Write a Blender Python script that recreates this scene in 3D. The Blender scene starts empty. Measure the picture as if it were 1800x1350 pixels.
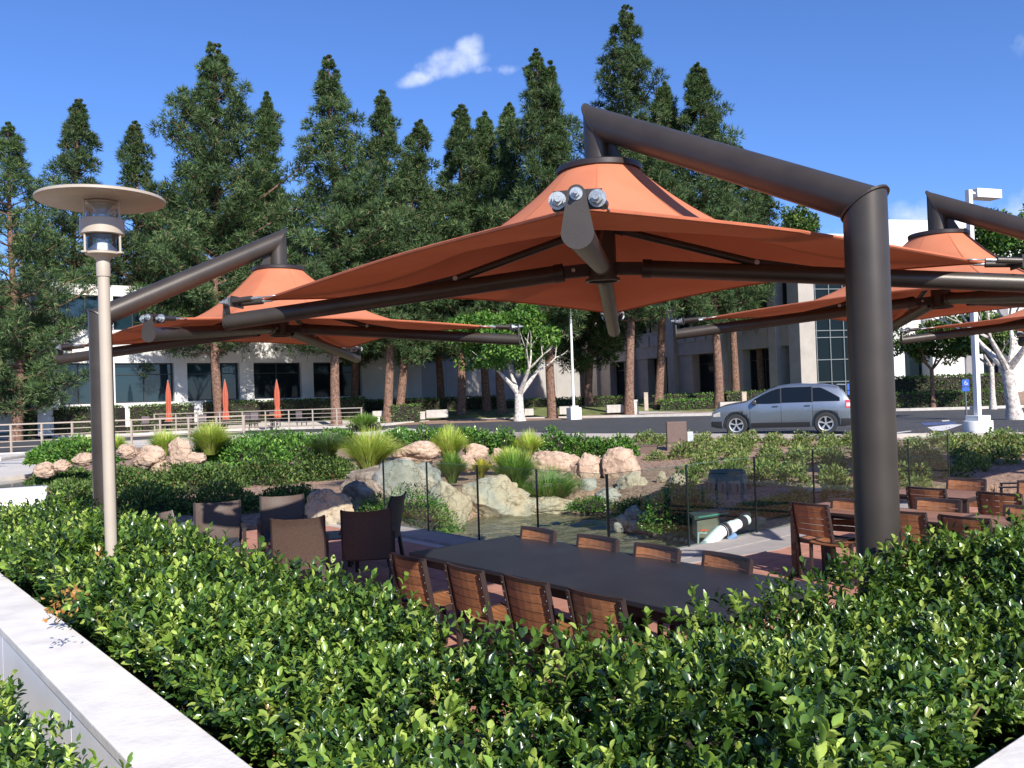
import bpy, bmesh, math, random
import numpy as np
from mathutils import Vector, Matrix

random.seed(7)
RNG = np.random.default_rng(11)
S = bpy.context.scene
C = S.collection

# ---------------------------------------------------------------- camera
F = 1540.0
PITCH, ROLL, EYE = 0.0130, 0.0340, Vector((0, 0, 2.1))
_f = Vector((0, math.cos(PITCH), math.sin(PITCH)))
_u0 = Vector((0, -math.sin(PITCH), math.cos(PITCH)))
_r = Vector((1, 0, 0)) * math.cos(ROLL) - _u0 * math.sin(ROLL)
_u = Vector((1, 0, 0)) * math.sin(ROLL) + _u0 * math.cos(ROLL)
cd = bpy.data.cameras.new("camera"); cam = bpy.data.objects.new("camera", cd); C.objects.link(cam)
cd.sensor_width = 36; cd.lens = F / 1800 * 36; cd.clip_start = 0.05; cd.clip_end = 4000
cam.matrix_world = Matrix((( _r.x, _u.x, -_f.x, EYE.x), (_r.y, _u.y, -_f.y, EYE.y), (_r.z, _u.z, -_f.z, EYE.z), (0, 0, 0, 1)))
S.camera = cam

# ---------------------------------------------------------------- light
SUN_EL = math.radians(34)
TO_SUN_H = Vector((0.40, -0.9165, 0)).normalized()
TO_SUN = (TO_SUN_H * math.cos(SUN_EL) + Vector((0, 0, math.sin(SUN_EL)))).normalized()
w = bpy.data.worlds.new("World"); S.world = w; w.use_nodes = True
nt = w.node_tree; nt.nodes.clear()
def N(t, kind, **kw):
    n = t.nodes.new(kind)
    for k, v in kw.items(): setattr(n, k, v)
    return n
def math_node(t, op, a, b=None, clamp=False):
    n = t.nodes.new("ShaderNodeMath"); n.operation = op; n.use_clamp = clamp
    for i, v in enumerate((a, b)):
        if v is None: continue
        if isinstance(v, (int, float)): n.inputs[i].default_value = v
        else: t.links.new(v, n.inputs[i])
    return n.outputs[0]
sky = N(nt, "ShaderNodeTexSky", sky_type='NISHITA', sun_disc=False)
sky.sun_elevation = SUN_EL
sky.sun_rotation = math.atan2(TO_SUN_H.x, TO_SUN_H.y)
sky.air_density = 1.0; sky.dust_density = 0.25; sky.ozone_density = 4.0; sky.altitude = 50
tc = N(nt, "ShaderNodeTexCoord"); sep = N(nt, "ShaderNodeSeparateXYZ"); nt.links.new(tc.outputs["Generated"], sep.inputs[0])
ysafe = math_node(nt, 'MAXIMUM', sep.outputs[1], 0.05)
cu = math_node(nt, 'DIVIDE', sep.outputs[0], ysafe); cv = math_node(nt, 'DIVIDE', sep.outputs[2], ysafe)
comb = N(nt, "ShaderNodeCombineXYZ"); nt.links.new(cu, comb.inputs[0]); nt.links.new(cv, comb.inputs[1])
noi = N(nt, "ShaderNodeTexNoise"); noi.inputs["Scale"].default_value = 24; noi.inputs["Detail"].default_value = 7; noi.inputs["Roughness"].default_value = 0.58
nt.links.new(comb.outputs[0], noi.inputs["Vector"])
noi2 = N(nt, "ShaderNodeTexNoise"); noi2.inputs["Scale"].default_value = 5; noi2.inputs["Detail"].default_value = 8
nt.links.new(comb.outputs[0], noi2.inputs["Vector"])
def blob(u0, v0, a, b, skew=0.0):
    du = math_node(nt, 'SUBTRACT', cu, u0); dv = math_node(nt, 'SUBTRACT', cv, v0)
    dv = math_node(nt, 'SUBTRACT', dv, math_node(nt, 'MULTIPLY', du, skew))
    e = math_node(nt, 'ADD', math_node(nt, 'POWER', math_node(nt, 'DIVIDE', math_node(nt, 'ABSOLUTE', du), a), 2.0),
                  math_node(nt, 'POWER', math_node(nt, 'DIVIDE', math_node(nt, 'ABSOLUTE', dv), b), 2.0))
    return math_node(nt, 'SUBTRACT', 1.0, e, clamp=True)
def uv_of(px, py):
    d = _r * ((px - 900) / F) + _u * ((675 - py) / F) + _f
    return d.x / d.y, d.z / d.y
acc = None
for px, py, a, b, k, st in ((792, 112, .050, .022, .12, 1.0), (735, 138, .032, .014, .2, .8), (870, 124, .050, .009, -.05, .6), (826, 82, .026, .019, 0.3, .95), (762, 108, .03, .014, .3, .7),
                        (1600, 385, .055, .03, 0, .7), (1475, 400, .04, .02, .5, .45), (1790, 75, .02, .02, 0, .35), (1790, 380, .06, .05, 0, .55),
                        (370, 320, .03, .03, .2, .5), (300, 470, .35, .03, 0, .55), (700, 480, .35, .04, 0, .5)):
    u0, v0 = uv_of(px, py)
    m = math_node(nt, 'MULTIPLY', blob(u0, v0, a, b, k), st)
    acc = m if acc is None else math_node(nt, 'MAXIMUM', acc, m)
nmix = math_node(nt, 'MULTIPLY', math_node(nt, 'SUBTRACT', noi.outputs[0], 0.60), 2.6)
cl = math_node(nt, 'MULTIPLY', math_node(nt, 'ADD', acc, nmix), 1.0)
hasc = math_node(nt, 'MULTIPLY', acc, 1.5, clamp=True)
cl = math_node(nt, 'MULTIPLY', math_node(nt, 'MULTIPLY', math_node(nt, 'MAXIMUM', cl, 0.0), 1.05, clamp=True), hasc)
cl = math_node(nt, 'MULTIPLY', math_node(nt, 'MINIMUM', cl, 1.0), 0.8)
tint = N(nt, "ShaderNodeMix", data_type='RGBA', blend_type='MULTIPLY'); tint.inputs[0].default_value = 1.0
nt.links.new(sky.outputs[0], tint.inputs[6]); tint.inputs[7].default_value = (0.82, 1.08, 1.60, 1)
mx = N(nt, "ShaderNodeMix", data_type='RGBA'); nt.links.new(cl, mx.inputs[0])
nt.links.new(tint.outputs[2], mx.inputs[6]); mx.inputs[7].default_value = (8.0, 8.8, 10.8, 1)
bg = N(nt, "ShaderNodeBackground"); bg.inputs[1].default_value = 0.077; nt.links.new(mx.outputs[2], bg.inputs[0])
wo = N(nt, "ShaderNodeOutputWorld"); nt.links.new(bg.outputs[0], wo.inputs[0])
sd = bpy.data.lights.new("sun", 'SUN'); sd.energy = 5.0; sd.angle = math.radians(0.55); sd.color = (1.0, 0.945, 0.86)
so = bpy.data.objects.new("sun", sd); C.objects.link(so)
so.rotation_euler = (-TO_SUN).to_track_quat('-Z', 'Y').to_euler()
S.view_settings.view_transform = 'Standard'; S.view_settings.look = 'None'; S.view_settings.exposure = 0.56; S.view_settings.gamma = 1
S.view_settings.use_curve_mapping = False
S.cycles.max_bounces = 8; S.cycles.transparent_max_bounces = 12; S.cycles.use_denoising = True
S.cycles.sample_clamp_indirect = 6

# ---------------------------------------------------------------- helpers
def ray(px, py):
    return _r * ((px - 900) / F) + _u * ((675 - py) / F) + _f
def at_y(px, py, Y):
    d = ray(px, py); return EYE + d * (Y / d.y)
def at_z(px, py, z):
    d = ray(px, py); return EYE + d * ((z - EYE.z) / d.z)
GA = Vector((-0.63, 0.7766, 0)).normalized(); GB = Vector((GA.y, -GA.x, 0))     # the site's two grid directions
def gab(a, b, z=0.0): return Vector((GA.x * a + GB.x * b, GA.y * a + GB.y * b, z))

def tag(o, label=None, cat=None, group=None, kind=None):
    if label: o['label'] = label
    if cat: o['category'] = cat
    if group: o['group'] = group
    if kind: o['kind'] = kind
    return o
def empty(name, loc=(0, 0, 0), rz=0.0, label=None, cat=None, group=None):
    o = bpy.data.objects.new(name, None); C.objects.link(o); o.location = loc; o.rotation_euler = (0, 0, rz)
    o.empty_display_size = 0.2
    return tag(o, label, cat, group)
def link_mesh(name, me, mat, parent=None, loc=None):
    o = bpy.data.objects.new(name, me); C.objects.link(o)
    if mat is not None and not me.materials: me.materials.append(mat)
    if parent is not None: o.parent = parent
    if loc is not None: o.location = loc
    return o
KIDS = {}
def copy_tree(o, parent=None):
    c = o.copy(); C.objects.link(c); c.parent = parent
    for ch in [x for x in o.children]: copy_tree(ch, c)
    return c

class MB:
    def __init__(s): s.v = []; s.f = []; s.sm = []
    def add(s, vs, fs, smooth=False):
        n = len(s.v); s.v += [tuple(v) for v in vs]; s.f += [tuple(i + n for i in f) for f in fs]; s.sm += [smooth] * len(fs); return s
    def box(s, c, d, m=None):
        x, y, z = d[0] / 2, d[1] / 2, d[2] / 2
        vs = [Vector((sx * x, sy * y, sz * z)) for sz in (-1, 1) for sy in (-1, 1) for sx in (-1, 1)]
        if m is not None: vs = [m @ v for v in vs]
        vs = [v + Vector(c) for v in vs]
        return s.add(vs, [(0, 2, 3, 1), (4, 5, 7, 6), (0, 1, 5, 4), (2, 6, 7, 3), (0, 4, 6, 2), (1, 3, 7, 5)])
    def bar(s, p0, p1, wd, ht, up=(0, 0, 1)):
        p0, p1 = Vector(p0), Vector(p1); d = (p1 - p0); L = d.length; d.normalize()
        x = d.cross(Vector(up))
        if x.length < 1e-4: x = d.cross(Vector((0, 1, 0)))
        x.normalize(); z = x.cross(d).normalized()
        m = Matrix((x, d, z)).transposed()
        return s.box((p0 + p1) / 2, (wd, L, ht), m)
    def cyl(s, p0, p1, r0, r1=None, n=16, caps=True):
        r1 = r0 if r1 is None else r1
        p0, p1 = Vector(p0), Vector(p1); d = (p1 - p0).normalized()
        x = d.orthogonal().normalized(); y = d.cross(x)
        ring = lambda p, r: [p + (x * math.cos(2 * math.pi * i / n) + y * math.sin(2 * math.pi * i / n)) * r for i in range(n)]
        vs = ring(p0, r0) + ring(p1, r1)
        s.add(vs, [(i, (i + 1) % n, n + (i + 1) % n, n + i) for i in range(n)], True)
        if caps:
            s.add(vs[:n], [tuple(reversed(range(n)))]); s.add(vs[n:], [tuple(range(n))])
        return s
    def tube(s, pts, rad, n=8, closed=False):
        pts = [Vector(p) for p in pts]
        if isinstance(rad, (int, float)): rad = [rad] * len(pts)
        vs = []; x = None
        for i, p in enumerate(pts):
            a = pts[max(i - 1, 0)] if not closed else pts[i - 1]
            b = pts[min(i + 1, len(pts) - 1)] if not closed else pts[(i + 1) % len(pts)]
            d = (b - a).normalized()
            if x is None: x = d.orthogonal().normalized()
            x = (x - d * x.dot(d)).normalized(); y = d.cross(x)
            vs += [p + (x * math.cos(2 * math.pi * k / n) + y * math.sin(2 * math.pi * k / n)) * rad[i] for k in range(n)]
        m = len(pts); fs = []
        for i in range(m if closed else m - 1):
            j = (i + 1) % m
            fs += [(i * n + k, i * n + (k + 1) % n, j * n + (k + 1) % n, j * n + k) for k in range(n)]
        s.add(vs, fs, True)
        if not closed:
            s.add(vs[:n], [tuple(reversed(range(n)))]); s.add(vs[-n:], [tuple(range(n))])
        return s
    def lathe(s, prof, n=32, c=(0, 0, 0), smooth=True):
        c = Vector(c); vs = []
        for r, z in prof:
            vs += [c + Vector((r * math.cos(2 * math.pi * k / n), r * math.sin(2 * math.pi * k / n), z)) for k in range(n)]
        fs = [(i * n + k, i * n + (k + 1) % n, (i + 1) * n + (k + 1) % n, (i + 1) * n + k) for i in range(len(prof) - 1) for k in range(n)]
        return s.add(vs, fs, smooth)
    def prism(s, poly, off):
        off = Vector(off); n = len(poly); a = [Vector(p) for p in poly]
        return s.add(a + [p + off for p in a], [tuple(reversed(range(n))), tuple(range(n, 2 * n))] + [(i, (i + 1) % n, n + (i + 1) % n, n + i) for i in range(n)])
    def grid(s, P, smooth=True):
        h, wd = len(P), len(P[0]); vs = [p for row in P for p in row]
        return s.add(vs, [(i * wd + j, i * wd + j + 1, (i + 1) * wd + j + 1, (i + 1) * wd + j) for i in range(h - 1) for j in range(wd - 1)], smooth)
    def mesh(s, name, bevel=0.0):
        me = bpy.data.meshes.new(name); me.from_pydata(s.v, [], s.f)
        me.polygons.foreach_set("use_smooth", s.sm)
        bm = bmesh.new(); bm.from_mesh(me)
        bmesh.ops.remove_doubles(bm, verts=bm.verts, dist=1e-5)
        bmesh.ops.recalc_face_normals(bm, faces=bm.faces)
        if bevel:
            es = [e for e in bm.edges if len(e.link_faces) == 2 and e.calc_face_angle(0) > 0.6]
            bmesh.ops.bevel(bm, geom=es, offset=bevel, segments=2, profile=0.5, affect='EDGES')
        for e in bm.edges:
            if len(e.link_faces) == 2 and e.calc_face_angle(0) > 0.7: e.smooth = False
        bm.to_mesh(me); bm.free(); me.update()
        return me
    def build(s, name, mat, parent=None, loc=None, bevel=0.0):
        return link_mesh(name, s.mesh(name, bevel), mat, parent, loc)

# ---- materials
MATS = {}
def mat(name, col, rough=0.6, metal=0.0, var=0.12, scale=6.0, bump=0.0, bscale=60.0, spec=0.5, col2=None, coat=0.0, transl=0.0, big=0.0):
    if name in MATS: return MATS[name]
    m = bpy.data.materials.new(name); m.use_nodes = True; t = m.node_tree; t.nodes.clear()
    out = N(t, "ShaderNodeOutputMaterial"); p = N(t, "ShaderNodeBsdfPrincipled")
    p.inputs["Roughness"].default_value = rough; p.inputs["Metallic"].default_value = metal
    p.inputs["Specular IOR Level"].default_value = spec; p.inputs["Coat Weight"].default_value = coat
    co = N(t, "ShaderNodeTexCoord")
    nz = N(t, "ShaderNodeTexNoise"); nz.inputs["Scale"].default_value = scale; nz.inputs["Detail"].default_value = 5
    t.links.new(co.outputs["Object"], nz.inputs["Vector"])
    cr = N(t, "ShaderNodeValToRGB"); cr.color_ramp.elements[0].position = 0.3; cr.color_ramp.elements[1].position = 0.7
    a = [c * (1 - var) for c in col]; b = [c * (1 + var) for c in (col2 or col)]
    cr.color_ramp.elements[0].color = (*a, 1); cr.color_ramp.elements[1].color = (*b, 1)
    t.links.new(nz.outputs[0], cr.inputs[0]); cout = cr.outputs[0]
    if big:
        n2 = N(t, "ShaderNodeTexNoise"); n2.inputs["Scale"].default_value = scale / 9; n2.inputs["Detail"].default_value = 3
        t.links.new(co.outputs["Object"], n2.inputs["Vector"])
        mm = N(t, "ShaderNodeMix", data_type='RGBA', blend_type='MULTIPLY'); mm.inputs[0].default_value = 1
        r2 = N(t, "ShaderNodeValToRGB"); r2.color_ramp.elements[0].position = 0.35; r2.color_ramp.elements[1].position = 0.65
        r2.color_ramp.elements[0].color = (1 - big, 1 - big, 1 - big, 1); r2.color_ramp.elements[1].color = (1, 1, 1, 1)
        t.links.new(n2.outputs[0], r2.inputs[0]); t.links.new(cout, mm.inputs[6]); t.links.new(r2.outputs[0], mm.inputs[7]); cout = mm.outputs[2]
    t.links.new(cout, p.inputs["Base Color"])
    if bump:
        nb = N(t, "ShaderNodeTexNoise"); nb.inputs["Scale"].default_value = bscale; nb.inputs["Detail"].default_value = 6
        t.links.new(co.outputs["Object"], nb.inputs["Vector"])
        bp = N(t, "ShaderNodeBump"); bp.inputs["Strength"].default_value = min(1.0, bump); bp.inputs["Distance"].default_value = 0.02 * max(1.0, bump)
        t.links.new(nb.outputs[0], bp.inputs["Height"]); t.links.new(bp.outputs[0], p.inputs["Normal"])
    sh = p.outputs[0]
    if transl:
        tr = N(t, "ShaderNodeBsdfTranslucent"); t.links.new(cout, tr.inputs[0])
        ms = N(t, "ShaderNodeMixShader"); ms.inputs[0].default_value = transl
        t.links.new(p.outputs[0], ms.inputs[1]); t.links.new(tr.outputs[0], ms.inputs[2]); sh = ms.outputs[0]
    t.links.new(sh, out.inputs[0]); m["_p"] = p.name
    MATS[name] = m; return m
def leafmat(name, rough=0.4, transl=0.3, spec=0.5, trcol=1.4):
    m = bpy.data.materials.new(name); m.use_nodes = True; t = m.node_tree; t.nodes.clear()
    out = N(t, "ShaderNodeOutputMaterial"); p = N(t, "ShaderNodeBsdfPrincipled"); at = N(t, "ShaderNodeAttribute", attribute_name="tint")
    oi = N(t, "ShaderNodeObjectInfo")
    hs = N(t, "ShaderNodeHueSaturation"); t.links.new(at.outputs["Color"], hs.inputs["Color"])
    t.links.new(math_node(t, 'ADD', 0.85, math_node(t, 'MULTIPLY', oi.outputs["Random"], 0.3)), hs.inputs["Value"])
    p.inputs["Roughness"].default_value = rough; p.inputs["Specular IOR Level"].default_value = spec
    t.links.new(hs.outputs[0], p.inputs["Base Color"])
    tr = N(t, "ShaderNodeBsdfTranslucent"); g = N(t, "ShaderNodeMix", data_type='RGBA', blend_type='MULTIPLY'); g.inputs[0].default_value = 1
    t.links.new(hs.outputs[0], g.inputs[6]); g.inputs[7].default_value = (1.3 * trcol / 1.4, 1.5 * trcol / 1.4, 0.5, 1)
    t.links.new(g.outputs[2], tr.inputs[0])
    ms = N(t, "ShaderNodeMixShader"); ms.inputs[0].default_value = transl
    t.links.new(p.outputs[0], ms.inputs[1]); t.links.new(tr.outputs[0], ms.inputs[2]); t.links.new(ms.outputs[0], out.inputs[0])
    return m
LEAF = leafmat("glossy_leaf", 0.27, 0.22, 0.6)
LEAF_DULL = leafmat("matt_leaf", 0.6, 0.22, 0.3)
NEEDLE = leafmat("pine_needle", 0.65, 0.15, 0.25)
BLADE = leafmat("grass_blade", 0.5, 0.35, 0.35)

BRONZE = mat("bronze_paint", (0.062, 0.051, 0.042), 0.38, 0.3, 0.14, 4, 0.08, 160, 0.5, big=0.12)
BRONZE_D = mat("dark_bronze_frame", (0.035, 0.026, 0.025), 0.42, 0.2, 0.1, 8)
STEEL = mat("galvanised_steel", (0.42, 0.45, 0.46), 0.38, 0.7, 0.2, 40, 0.1, 200)
WHITE = mat("white_paint", (0.80, 0.79, 0.76), 0.55, 0, 0.04, 2, 0.06, 90, big=0.06)
STUCCO = mat("white_stucco", (0.72, 0.70, 0.665), 0.8, 0, 0.05, 1.2, 0.25, 40, big=0.10)
STONECAP = mat("pale_stone_cap", (0.78, 0.73, 0.675), 0.62, 0, 0.12, 5, 0.15, 30, big=0.14)
WALLPANEL = mat("white_wall_panel", (0.86, 0.86, 0.87), 0.5, 0, 0.04, 4, 0.04, 60)
BEIGE = mat("beige_lamp_paint", (0.43, 0.37, 0.295), 0.42, 0, 0.04, 5, 0.04, 150)
CONC = mat("concrete", (0.50, 0.46, 0.41), 0.85, 0, 0.12, 3, 0.2, 60, big=0.15)
CONC_L = mat("pale_concrete", (0.60, 0.55, 0.49), 0.85, 0, 0.1, 4, 0.2, 60, big=0.12)
FACADE = mat("warm_grey_precast", (0.40, 0.36, 0.315), 0.85, 0, 0.08, 1.5, 0.25, 50, big=0.12)
ASPH = mat("asphalt", (0.062, 0.062, 0.066), 0.85, 0, 0.2, 10, 0.4, 120, big=0.25)
MULCH = mat("bark_mulch", (0.22, 0.135, 0.09), 0.95, 0, 0.4, 14, 1.0, 40, col2=(0.36, 0.235, 0.165), big=0.15)
LAWN = mat("lawn_turf", (0.12, 0.16, 0.04), 0.9, 0, 0.25, 3, 1.0, 30, col2=(0.20, 0.22, 0.07), big=0.3)
SOIL = mat("dark_soil", (0.03, 0.024, 0.018), 0.95, 0, 0.4, 20, 0.8, 50)
BARK = mat("pine_bark", (0.10, 0.055, 0.038), 0.95, 0, 0.45, 9, 1.0, 14, col2=(0.20, 0.115, 0.08))
BARK_P = mat("pale_bark", (0.42, 0.37, 0.33), 0.9, 0, 0.35, 8, 1.0, 14, col2=(0.58, 0.52, 0.47))
TWIG = mat("brown_twig", (0.24, 0.13, 0.06), 0.8, 0, 0.3, 20)
RUBBER = mat("tyre_rubber", (0.022, 0.022, 0.023), 0.8, 0, 0.1, 30)
BLACKP = mat("black_plastic", (0.018, 0.018, 0.02), 0.5, 0, 0.1, 20)
DARKT = mat("charcoal_tabletop", (0.030, 0.031, 0.037), 0.42, 0, 0.15, 2.5, 0.15, 90, big=0.15)
TERRA = None

def setp(m, **kw):
    p = m.node_tree.nodes[m["_p"]]
    for k, v in kw.items(): p.inputs[k.replace("_", " ")].default_value = v

# ---- fast triangle meshes from numpy
def tri_mesh(name, V, T, col=None, smooth=False):
    me = bpy.data.meshes.new(name); n = len(V); k = len(T)
    me.vertices.add(n); me.vertices.foreach_set("co", np.ascontiguousarray(V, dtype=np.float32).ravel())
    me.loops.add(k * 3); me.loops.foreach_set("vertex_index", np.ascontiguousarray(T, dtype=np.int32).ravel())
    me.polygons.add(k); me.polygons.foreach_set("loop_start", np.arange(0, k * 3, 3, dtype=np.int32))
    if smooth: me.polygons.foreach_set("use_smooth", np.ones(k, dtype=bool))
    if col is not None:
        a = me.color_attributes.new("tint", 'FLOAT_COLOR', 'POINT')
        c4 = np.ones((n, 4), dtype=np.float32); c4[:, :3] = col; a.data.foreach_set("color", c4.ravel())
    me.update(calc_edges=True); me.validate()
    return me
def unit(a): return a / np.maximum(np.linalg.norm(a, axis=1, keepdims=True), 1e-9)
# leaf templates: y along the leaf, x across, z out of its upper face
LT4 = (np.array([(0, 0, 0), (-.5, .45, .10), (.5, .45, .10), (0, .5, 0), (0, 1, -.12)], float), np.array([(0, 2, 3), (0, 3, 1), (1, 3, 4), (2, 4, 3)]))
LT8 = (np.array([(0, 0, 0), (-.38, .25, .09), (.38, .25, .09), (0, .3, 0), (-.5, .55, .12), (.5, .55, .12), (0, .6, 0), (-.27, .84, .03), (.27, .84, .03), (0, 1, -.13)], float),
       np.array([(0, 3, 1), (0, 2, 3), (1, 3, 6), (1, 6, 4), (3, 2, 5), (3, 5, 6), (4, 6, 9), (4, 9, 7), (6, 5, 8), (6, 8, 9)]))
LT2 = (np.array([(0, 0, 0), (-.5, .5, .08), (.5, .5, .08), (0, 1, 0)], float), np.array([(0, 2, 1), (1, 2, 3)]))
NT1 = (np.array([(-.5, 0, 0), (.5, 0, 0), (0, 1, 0)], float), np.array([(0, 1, 2)]))
def scatter(temp, O, D, Nn, ln, wd, col):
    V0, T0 = temp; n = len(O)
    D = unit(D); X = unit(np.cross(D, Nn)); Z = np.cross(X, D)
    V = (O[:, None, :] + V0[None, :, 1, None] * D[:, None, :] * ln[:, None, None] + V0[None, :, 0, None] * X[:, None, :] * wd[:, None, None]
         + V0[None, :, 2, None] * Z[:, None, :] * ln[:, None, None])
    T = T0[None] + (np.arange(n) * len(V0))[:, None, None]
    return V.reshape(-1, 3), T.reshape(-1, 3), np.repeat(col, len(V0), axis=0)
def palette(n, cols, wts, jit=0.15):
    cols = np.array(cols); idx = RNG.choice(len(cols), n, p=np.array(wts) / sum(wts))
    return cols[idx] * (1 + RNG.uniform(-jit, jit, (n, 1)))
HEDGE_P = ([(.020, .046, .011), (.042, .092, .017), (.088, .162, .026), (.165, .255, .038), (.31, .39, .08), (.40, .24, .08)], [17, 24, 26, 20, 13, .10])
BRIGHT_P = ([(.035, .10, .018), (.07, .165, .028), (.12, .24, .04), (.19, .30, .06)], [20, 38, 30, 12])
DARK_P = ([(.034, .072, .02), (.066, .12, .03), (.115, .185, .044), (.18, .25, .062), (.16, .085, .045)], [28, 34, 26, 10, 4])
SAGE_P = ([(.045, .07, .026), (.085, .12, .038), (.14, .175, .055), (.20, .22, .075), (.12, .06, .035)], [22, 32, 28, 15, 4])
# ================================================================= SETTING
POND_PX = [(1236, 968), (1215, 950), (1165, 938), (1120, 926), (1085, 908), (1040, 899), (985, 901), (930, 904), (870, 905), (830, 915), (800, 928), (786, 946)]
ZW = -0.36
pond = [at_z(x, y, ZW) for x, y in POND_PX]
PX = np.array([(p.x, p.y) for p in pond] + [(0.9, 10.0), (2.0, 10.6)])
NEARK = [(640, 760), (850, 764), (1010, 768), (1250, 769), (1500, 771), (1640, 769), (1800, 768), (2100, 768)]
nk = [at_z(x, y, 0.47) for x, y in NEARK]
NKX = np.array([-60, -12] + [p.x for p in nk]); NKY = np.array([24, 24] + [p.y for p in nk])
def poly_sd(x, y, P):
    x = np.asarray(x, float); y = np.asarray(y, float); d = np.full(x.shape, 1e9); ins = np.zeros(x.shape, bool)
    for i in range(len(P)):
        ax, ay = P[i]; bx, by = P[(i + 1) % len(P)]
        t = np.clip(((x - ax) * (bx - ax) + (y - ay) * (by - ay)) / ((bx - ax) ** 2 + (by - ay) ** 2), 0, 1)
        d = np.minimum(d, np.hypot(x - ax - t * (bx - ax), y - ay - t * (by - ay)))
        with np.errstate(divide='ignore', invalid='ignore'):
            c = ((ay > y) != (by > y)) & (x < (bx - ax) * (y - ay) / (by - ay + 1e-12) + ax)
        ins ^= c
    return np.where(ins, -d, d)
def terr(x, y):
    x = np.asarray(x, float); y = np.asarray(y, float)
    a = GA.x * x + GA.y * y; b = GB.x * x + GB.y * y
    y1 = np.interp(x, NKX, NKY)
    z = 0.47 * np.clip((y - 12.5) / (y1 - 12.5), 0, 1) ** 0.9
    z = z + 0.03 * np.sin(x * 1.9 + 1) * np.sin(y * 1.3) * (y < y1 - 1.5)
    z = z + np.clip((y - 57.8) / 14, 0, 1) * 1.03
    z = z + np.clip((y - 150) / 300, 0, 1) * 3
    sdp = poly_sd(x, y, PX)
    z = np.where(sdp < 0.9, np.where(sdp < 0, -0.85, -0.5 + (z + 0.5) * np.clip(sdp / 0.9, 0, 1) ** 0.6), z)
    terrace = ((b < 7.62) | (a < 7.62)) & (a < 14.3) & (b < 17)
    z = np.where(terrace, -1.1, z)
    out = (b < 1.22) | (a < 1.34)
    z = np.where(out & (y < 14), 0.30, z)
    return z
def gz(x, y): return float(terr(np.array([x]), np.array([y]))[0])
def gnd(px, py):
    d = ray(px, py); lo, t = 5.0, 5.0
    while t < 200:
        p = EYE + d * t
        if p.z < gz(p.x, p.y): break
        t += 0.1
    return EYE + d * (t - 0.05)
def axis(lo, hi, step, far):
    a = list(np.arange(lo, hi + 1e-6, step)); s = step
    while a[-1] < far: s = min(s * 1.35, 60); a.append(a[-1] + s)
    s = step; L = []
    v = lo
    while v > -far: s = min(s * 1.35, 60); v -= s; L.append(v)
    return np.array(L[::-1] + a)
gx, gy = axis(-14, 16, 0.28, 900), axis(1, 40, 0.28, 900)
gy = gy[gy > -80]
XX, YY = np.meshgrid(gx, gy); ZZ = terr(XX, YY)
me = bpy.data.meshes.new("ground"); nx, ny = len(gx), len(gy)
V = np.stack([XX, YY, ZZ], -1).reshape(-1, 3); idx = np.arange(nx * ny).reshape(ny, nx)
T = np.concatenate([np.stack([idx[:-1, :-1], idx[:-1, 1:], idx[1:, 1:]], -1).reshape(-1, 3), np.stack([idx[:-1, :-1], idx[1:, 1:], idx[1:, :-1]], -1).reshape(-1, 3)])
tag(link_mesh("ground", tri_mesh("ground", V, T, smooth=True), MULCH), kind='structure')

def sheet(name, pts, z, m, thick=0.0):
    b = MB(); P = [Vector((p[0], p[1], z)) for p in pts]
    if thick: b.prism([Vector((p.x, p.y, z - thick)) for p in P], (0, 0, thick))
    else: b.add(P, [tuple(range(len(P)))])
    return tag(b.build(name, m), kind='structure')
# road
FARK = [(-260, 778), (0, 772), (130, 769), (240, 766), (430, 757), (640, 752), (720, 745), (780, 741.5), (900, 738.5), (1000, 736), (1120, 733.5), (1250, 731), (1340, 729), (1480, 725), (1600, 722.5), (1700, 720), (1900, 714)]
fk = [at_z(x, y, 0.47) for x, y in FARK]
left_far = Vector((-44, 40, 0))
road_pts = [at_z(-260, 800, .47), at_z(240, 786, .47)] + nk + fk[::-1]
def fan_strip(name, near, far, z, m):
    b = MB(); n = 60
    def resample(P):
        L = [0]
        for i in range(1, len(P)): L.append(L[-1] + (P[i] - P[i - 1]).length)
        return [P[0].lerp(P[0], 0) if False else Vector((np.interp(t, L, [p.x for p in P]), np.interp(t, L, [p.y for p in P]), z)) for t in np.linspace(0, L[-1], n)]
    A, B = resample(near), resample(far); b.grid([A, B], False)
    return tag(b.build(name, m), kind='structure')
fan_strip("road", [at_z(-260, 800, .47), at_z(-20, 797, .47), at_z(150, 790, .47), at_z(400, 772, .47)] + nk, fk, 0.478, ASPH)
def kerb(name, P, wd, h, m, z0=0.40, z1=None):
    b = MB()
    for i in range(len(P) - 1):
        a, c = P[i], P[i + 1]; d = (c - a).normalized(); nrm = Vector((-d.y, d.x, 0)) * wd
        L = (c - a).length; n = max(1, int(L / 2.5))
        for k in range(n):
            p = a.lerp(c, k / n); q = a.lerp(c, (k + 1) / n) - d * 0.012
            b.prism([Vector((p.x, p.y, z0)), Vector((q.x, q.y, z0)), Vector((q.x + nrm.x, q.y + nrm.y, z0)), Vector((p.x + nrm.x, p.y + nrm.y, z0))], (0, 0, h))
    return tag(b.build(name, m), kind='structure')
kerb("kerb", fk, 0.45, 0.22, CONC_L)
kerb("kerb", [Vector((p.x, p.y, 0)) for p in nk[1:]], -0.16, 0.20, CONC_L)
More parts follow.
